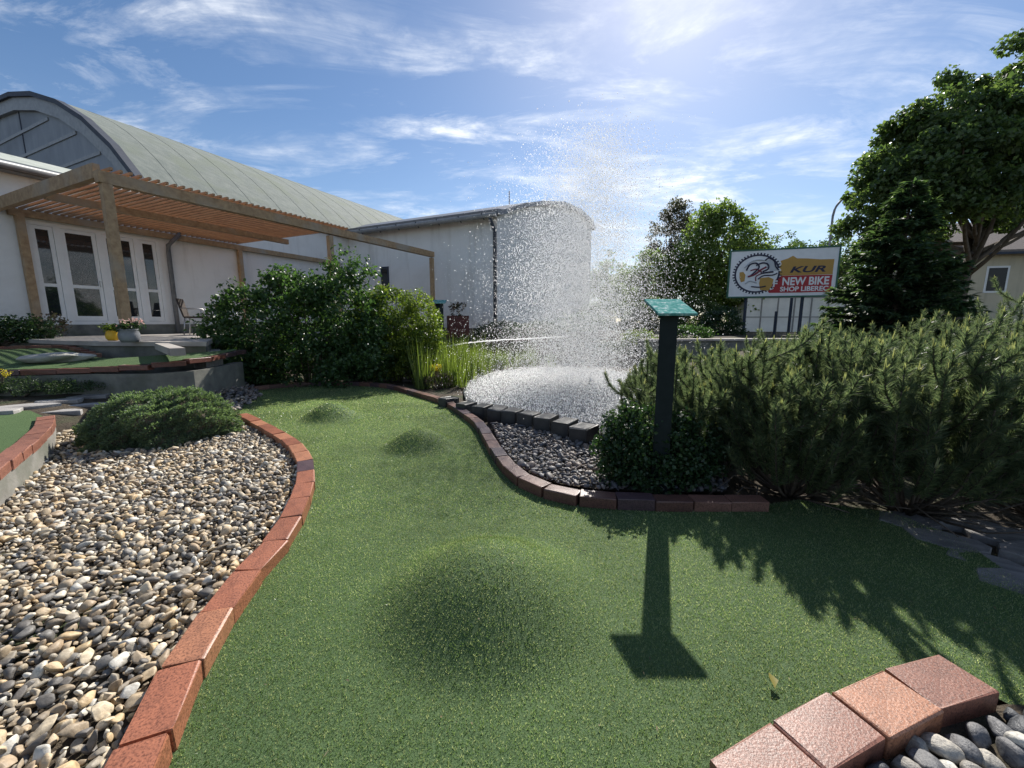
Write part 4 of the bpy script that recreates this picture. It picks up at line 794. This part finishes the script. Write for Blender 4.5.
for x,Y,h_,l in ((606,34,6.4,'tall rounded far tree behind the spray at the annex end'),(632,36,5.6,'lower rounded far tree behind the right side of the spray')):
    p=Q(x,318,Y); tree('far_tree',l,'tree',(p.x,p.y,.8),[((0,0,h_*.6),(1.5,1.4,h_*.36)),((.9,0,h_*.42),(1.2,1.2,h_*.3)),((-.8,0,h_*.4),(1.1,1.2,h_*.3))],.13,120,.45,46,.2,'lf_light',group='trees behind the spray',limbs=8)
p=Q(650,318,24); tree('far_tree','olive green small tree between the spray and the light tree','tree',(p.x,p.y,.8),[((0,0,2.6),(1.5,1.3,2.0)),((-1.2,0,2.0),(1.2,1.2,1.5))],.1,120,.36,54,.16,'lf_light',limbs=8)
for x,Y,w_,h_,l in ((612,21,1.6,1.5,'far hedge shrub left of the teal sign behind the spray'),(655,20,1.6,1.5,'far hedge shrub just behind the teal sign plate'),(692,21,1.5,1.7,'far hedge shrub right of the teal sign plate'),(770,32,2.6,2.6,'far hedge shrub behind the greenhouse'),(570,24,2.2,1.2,'far hedge shrub at the annex end'),(706,25,2.0,2.0,'far hedge shrub beneath the light green tree')):
    p=Q(x,318,Y); shrub('hedge_shrub',l,'shrub',(p.x,p.y,.8),[((0,0,h_*.5),(w_,.7,h_*.55))],90,.24,36,.12,'lf_far',group='hedge beyond the pond',stems=5)
# a lone street lamp
p=Q(823,300,24); sl=empty('street_lamp',(p.x,p.y,.8),0,'tall grey street lamp with a curved arm beside the billboard','street lamp')
zt=Q(834,205,24).z-.8; mb=MB(); mb.tube([(0,0,-.2),(0,0,3),(0,0,zt-.6)]+[tuple(v) for v in catmull([(0,0,zt-.6),(.12,0,zt-.1),(.5,0,zt+.35),(1.05,0,zt+.55)],.15)],.06,8); mb.build('pole',M['lamp'],sl)
mb=MB(); mb.box(1.0,1.55,-.1,.1,zt+.5,zt+.6,None,.03); mb.build('lamp_head',M['lamp'],sl)
# billboard
pa=Q(728,298,18.2); pb_=Q(834,296,17.0); dv=Vector((pb_.x-pa.x,pb_.y-pa.y,0)); BW=dv.length; BH=1.92; zb0=2.36
bd=empty('billboard',(pa.x,pa.y,.5),math.atan2(dv.y,dv.x),'white billboard on posts advertising a bike shop','billboard')
mb=MB(); mb.box(0,BW,.0,.09,zb0-.5,zb0-.5+BH); mb.build('panel',M['board_white'],bd)
mb=MB(); 
for (x0,x1,z0,z1) in ((-.06,BW+.06,-.06,0),(-.06,BW+.06,BH,BH+.06),(-.06,0,0,BH),(BW,BW+.06,0,BH)): mb.box(x0,x1,-.02,.12,zb0-.5+z0,zb0-.5+z1)
mb.build('frame',M['green_edge'],bd)
for x in (.75,BW*.73):
    mb=MB(); mb.box(x-.05,x+.05,.1,.2,-.4,zb0-.5+BH*.9); mb.build('post',M['dark_trim'],bd)
Z0=zb0-.5
def plate2(name,poly,mat,y,th=.006):
    mb=MB(); mb.prism([(p_[0]*BW,-p_[1]*BH) for p_ in poly],0,th,Matrix.Translation((0,-y,Z0+BH))@Matrix.Rotation(math.pi/2,4,'X')@Matrix.Diagonal((1,1,1,1))); return mb.build(name,M[mat],bd)
plate2('tan_field',[(.48,.24),(.55,.19),(.59,.14),(.63,.2),(.72,.21),(.84,.24),(.965,.245),(.963,.5),(.965,.56),(.5,.56),(.475,.5),(.495,.44),(.475,.38),(.492,.31)],'board_tan',.002)
plate2('red_field',[(.45,.64),(.50,.565),(.80,.565),(.965,.57),(.962,.70),(.965,.93),(.70,.935),(.40,.93),(.385,.89),(.44,.84),(.42,.76)],'board_red',.002)
def lettering(txt,x0,x1,z0,z1,mat,name='lettering',shear=0.,y=.009):
    cu=bpy.data.curves.new('lettering','FONT'); cu.body=txt; cu.size=1; cu.shear=shear; cu.extrude=.004; cu.offset=.03
    o=bpy.data.objects.new('tmp',cu); C.objects.link(o); bpy.context.view_layer.update()
    me=bpy.data.meshes.new_from_object(o.evaluated_get(bpy.context.evaluated_depsgraph_get())); bpy.data.objects.remove(o)
    xs_=[v.co.x for v in me.vertices]; ys_=[v.co.y for v in me.vertices]; a,b=min(xs_),max(xs_); c,d=min(ys_),max(ys_)
    X0,X1=x0*BW,x1*BW; A,B=Z0+BH*(1-z1),Z0+BH*(1-z0)
    for v in me.vertices: v.co=Vector((X0+(v.co.x-a)/(b-a)*(X1-X0), -y-v.co.z, A+(v.co.y-c)/(d-c)*(B-A)))
    me.materials.clear(); return link(name,me,M[mat],bd)
lettering('KUR',.575,.90,.37,.505,'board_ink',shear=.25)
lettering('NEW BIKE',.515,.94,.60,.775,'board_white')
lettering('SHOP LIBEREC',.50,.94,.80,.905,'board_white')
lettering('F',.43,.47,.66,.80,'board_white')
# chainring emblem
cx,cz,ro=.265,.5,.43
mb=MB(); N=44; ax_=BH/BW
ring=lambda r,k: Vector(((cx*BW+r*BH*math.cos(k)*1.06),0,Z0+BH*(1-cz)+r*BH*math.sin(k)*.98))
for i in range(N):
    a=6.283*i/N+.4
    if .0<(a%6.283)<.12: continue
    a1=a+6.283/N
    for (r0,r1,q0,q1) in ((ro-.035,ro,a,a1),(ro-.001,ro+.035,a+.03,a+.095)):
        v=[ring(r0,q0),ring(r1,q0),ring(r1,q1),ring(r0,q1)]; f0=[mb.bm.verts.new(p_+Vector((0,-.002,0))) for p_ in v]; f1=[mb.bm.verts.new(p_+Vector((0,-.008,0))) for p_ in v]
        mb.bm.faces.new(f1)
        for j in range(4): mb.bm.faces.new((f0[j],f0[(j+1)%4],f1[(j+1)%4],f1[j]))
mb.build('chainring_emblem',M['board_ink'],bd)
plate2('emblem_patch',[(.095,.46),(.13,.45),(.155,.52),(.15,.66),(.115,.68),(.098,.58)],'board_tan',.003)
plate2('emblem_patch',[(.30,.60),(.38,.58),(.43,.63),(.42,.78),(.39,.88),(.31,.86),(.295,.72)],'board_tan',.003)
plate2('emblem_patch',[(.345,.22),(.40,.18),(.44,.30),(.46,.44),(.40,.47),(.36,.38)],'board_grey',.003)
def stroke(pts,w_,mat,y=.011):
    P=catmull([Vector((p_[0]*BW,-y,Z0+BH*(1-p_[1]))) for p_ in pts],.04); mb=MB(); mb.tube(P,w_*1.5,6); mb.build('emblem_line',M[mat],bd)
stroke([(.16,.42),(.19,.3),(.25,.27),(.28,.36),(.24,.47),(.2,.55)],.022,'board_ink'); stroke([(.18,.56),(.24,.52),(.3,.42),(.35,.36)],.026,'board_wine'); stroke([(.25,.32),(.31,.27),(.36,.3),(.37,.40),(.32,.46)],.022,'board_ink'); stroke([(.28,.62),(.33,.55),(.42,.54),(.46,.50)],.018,'board_ink'); stroke([(.2,.43),(.26,.40),(.31,.47)],.018,'board_wine'); stroke([(.22,.78),(.30,.80),(.36,.78)],.018,'board_ink'); stroke([(.14,.36),(.2,.24),(.27,.2),(.33,.22)],.02,'board_grey'); stroke([(.33,.22),(.37,.17),(.42,.24),(.44,.36),(.47,.44)],.02,'board_ink'); stroke([(.30,.5),(.36,.48),(.42,.47)],.024,'board_ink'); stroke([(.16,.72),(.2,.66),(.27,.7)],.018,'board_grey'); stroke([(.26,.66),(.26,.56),(.31,.5)],.016,'board_wine')
# greenhouse behind it
p=Q(744,322,23); gh=empty('greenhouse',(p.x,p.y,.6),-.18,'pale translucent greenhouse behind the billboard posts','greenhouse')
mb=MB(); mb.box(0,5.0,0,3,-.3,2.0); mb.prism([(0,0),(5,0),(5,3),(0,3)],2.0,[2.0,2.0,2.7,2.7]); mb.build('wall',M['plastic'],gh)
mb=MB()
for x in np.linspace(0,5,7): mb.box(x-.03,x+.03,-.04,-.002,-.3,2.02)
for z in (.9,1.96): mb.box(0,5,-.03,-.001,z,z+.05)
mb.build('frame',M['lamp'],gh)
# two thin fence posts before it
for x,Y,l in ((775,15.5,'short dark stake in front of the greenhouse, left of two'),(789,15.5,'thin taller stake in front of the greenhouse, right of two')):
    p=Q(x,325,Y); mb=MB(); mb.box(-.035,.035,-.035,.035,0,1.25 if x<780 else 1.75); o=mb.build('stake',M['dark_trim']); o.location=(p.x,p.y,.4); tag(o,l,'stake')
# house at the right
p=Q(962,320,27); hs=empty('house',(p.x,p.y,.8),-.25,'cream house with brown tiled roof behind the maple','house')
mb=MB(); mb.box(0,14,0,9,-.3,4.9); mb.build('wall',M['cream'],hs)
mb=MB(); mb.prism([(-.5,-.6),(14.5,-.6),(14.5,4.5),(-.5,4.5)],[4.75,4.75,7.4,7.4],[4.95,4.95,7.65,7.65]); mb.prism([(-.5,9.6),(14.5,9.6),(14.5,4.52),(-.5,4.52)],[4.75,4.75,7.4,7.4],[4.95,4.95,7.65,7.65]); mb.build('roof',M['tile'],hs)
for x in (.95,3.2,5.6,8.0):
    mb=MB(); mb.box(x-.12,x+1.07,-.03,.0,2.33,4.02); f=mb.build('window',M['white_trim'],hs)
    mb=MB(); mb.box(x,x+.95,-.045,-.032,2.45,3.9); mb.build('pane',M['black'],f)
mb=MB(); mb.box(-.5,14.5,-.72,-.6,4.66,4.8); mb.build('gutter',M['dark_trim'],hs)
# ------------------------------------------------------------------ light, sky, camera
SUN_EL,SUN_AZ=39.5,20.3
sv=Vector((math.sin(R(SUN_AZ))*math.cos(R(SUN_EL)),math.cos(R(SUN_AZ))*math.cos(R(SUN_EL)),math.sin(R(SUN_EL))))
ld=bpy.data.lights.new('sun','SUN'); ld.energy=5.0; ld.angle=R(.53); ld.color=(1,.95,.87); lo=bpy.data.objects.new('sun',ld); C.objects.link(lo); lo.rotation_euler=sv.to_track_quat('Z','Y').to_euler(); lo.location=(10,20,25)
w=bpy.data.worlds.new('World'); sc.world=w; w.use_nodes=True; nt=w.node_tree; nt.nodes.clear()
class WN(NT):
    def __init__(s,t): s.t=t
wn=WN(nt); out=wn.n('ShaderNodeOutputWorld'); bg=wn.n('ShaderNodeBackground'); bg.inputs[1].default_value=.078; nt.links.new(bg.outputs[0],out.inputs[0])
sky=wn.n('ShaderNodeTexSky',sky_type='NISHITA'); sky.sun_disc=False; sky.sun_elevation=R(SUN_EL); sky.sun_rotation=R(SUN_AZ); sky.altitude=300; sky.air_density=1.0; sky.dust_density=.5; sky.ozone_density=3.5
tc=wn.n('ShaderNodeTexCoord').outputs['Generated']; sx=wn.n('ShaderNodeSeparateXYZ'); wn.l(tc,sx.inputs[0])
def mth(op,a,b=None):
    m=wn.n('ShaderNodeMath',operation=op)
    for i,v in enumerate((a,b)):
        if v is None: continue
        if isinstance(v,(int,float)): m.inputs[i].default_value=v
        else: wn.l(v,m.inputs[i])
    return m.outputs[0]
zz=mth('ADD',mth('MAXIMUM',sx.outputs[2],0.),.10); cxy=wn.n('ShaderNodeCombineXYZ'); wn.l(mth('DIVIDE',sx.outputs[0],zz),cxy.inputs[0]); wn.l(mth('DIVIDE',sx.outputs[1],zz),cxy.inputs[1])
mp=wn.n('ShaderNodeMapping'); mp.inputs['Rotation'].default_value=(0,0,R(-62)); mp.inputs['Scale'].default_value=(.9,2.3,1); wn.l(cxy.outputs[0],mp.inputs[0])
n1=wn.noise(1.3,11,.66,mp.outputs[0],.6); n2=wn.noise(.42,4,.5,cxy.outputs[0],.3)
cl=wn.ramp(n1,[(.46,(0,0,0)),(.55,(.35,.35,.35)),(.66,(1,1,1))]); n3=wn.noise(5.5,6,.6,cxy.outputs[0],.2); cl=mth('MULTIPLY',cl,wn.ramp(n3,[(.38,(.25,.25,.25)),(.58,(1,1,1))])); big=wn.ramp(n2,[(.34,(.0,.0,.0)),(.56,(1,1,1))])
low=wn.ramp(sx.outputs[2],[(.0,(.5,.5,.5)),(.10,(.38,.38,.38)),(.24,(.08,.08,.08)),(.4,(0,0,0))])
fac=mth('MINIMUM',mth('ADD',mth('MULTIPLY',cl,big),mth('MULTIPLY',low,n1)),.92)
hs_=wn.n('ShaderNodeHueSaturation'); hs_.inputs['Saturation'].default_value=1.08; wn.l(sky.outputs[0],hs_.inputs['Color']); mixc=wn.mix(fac,hs_.outputs[0],(10.5,10.8,11.2)); nt.links.new(mixc,bg.inputs[0])
cam=bpy.data.cameras.new('camera'); co=bpy.data.objects.new('camera',cam); C.objects.link(co); co.location=(0,0,H); co.rotation_euler=(math.pi/2-PIT,0,0)
cam.sensor_width=36; cam.lens=F_PX/1024*36; cam.clip_start=.02; cam.clip_end=2000; sc.camera=co
sc.view_settings.view_transform='Standard'; sc.view_settings.look='None'; sc.view_settings.exposure=.58; sc.view_settings.gamma=1
sc.cycles.max_bounces=8; sc.cycles.transmission_bounces=6; sc.cycles.use_denoising=True; sc.cycles.denoiser='OPENIMAGEDENOISE'; sc.cycles.denoising_input_passes='RGB_ALBEDO_NORMAL'; sc.cycles.denoising_prefilter='NONE'
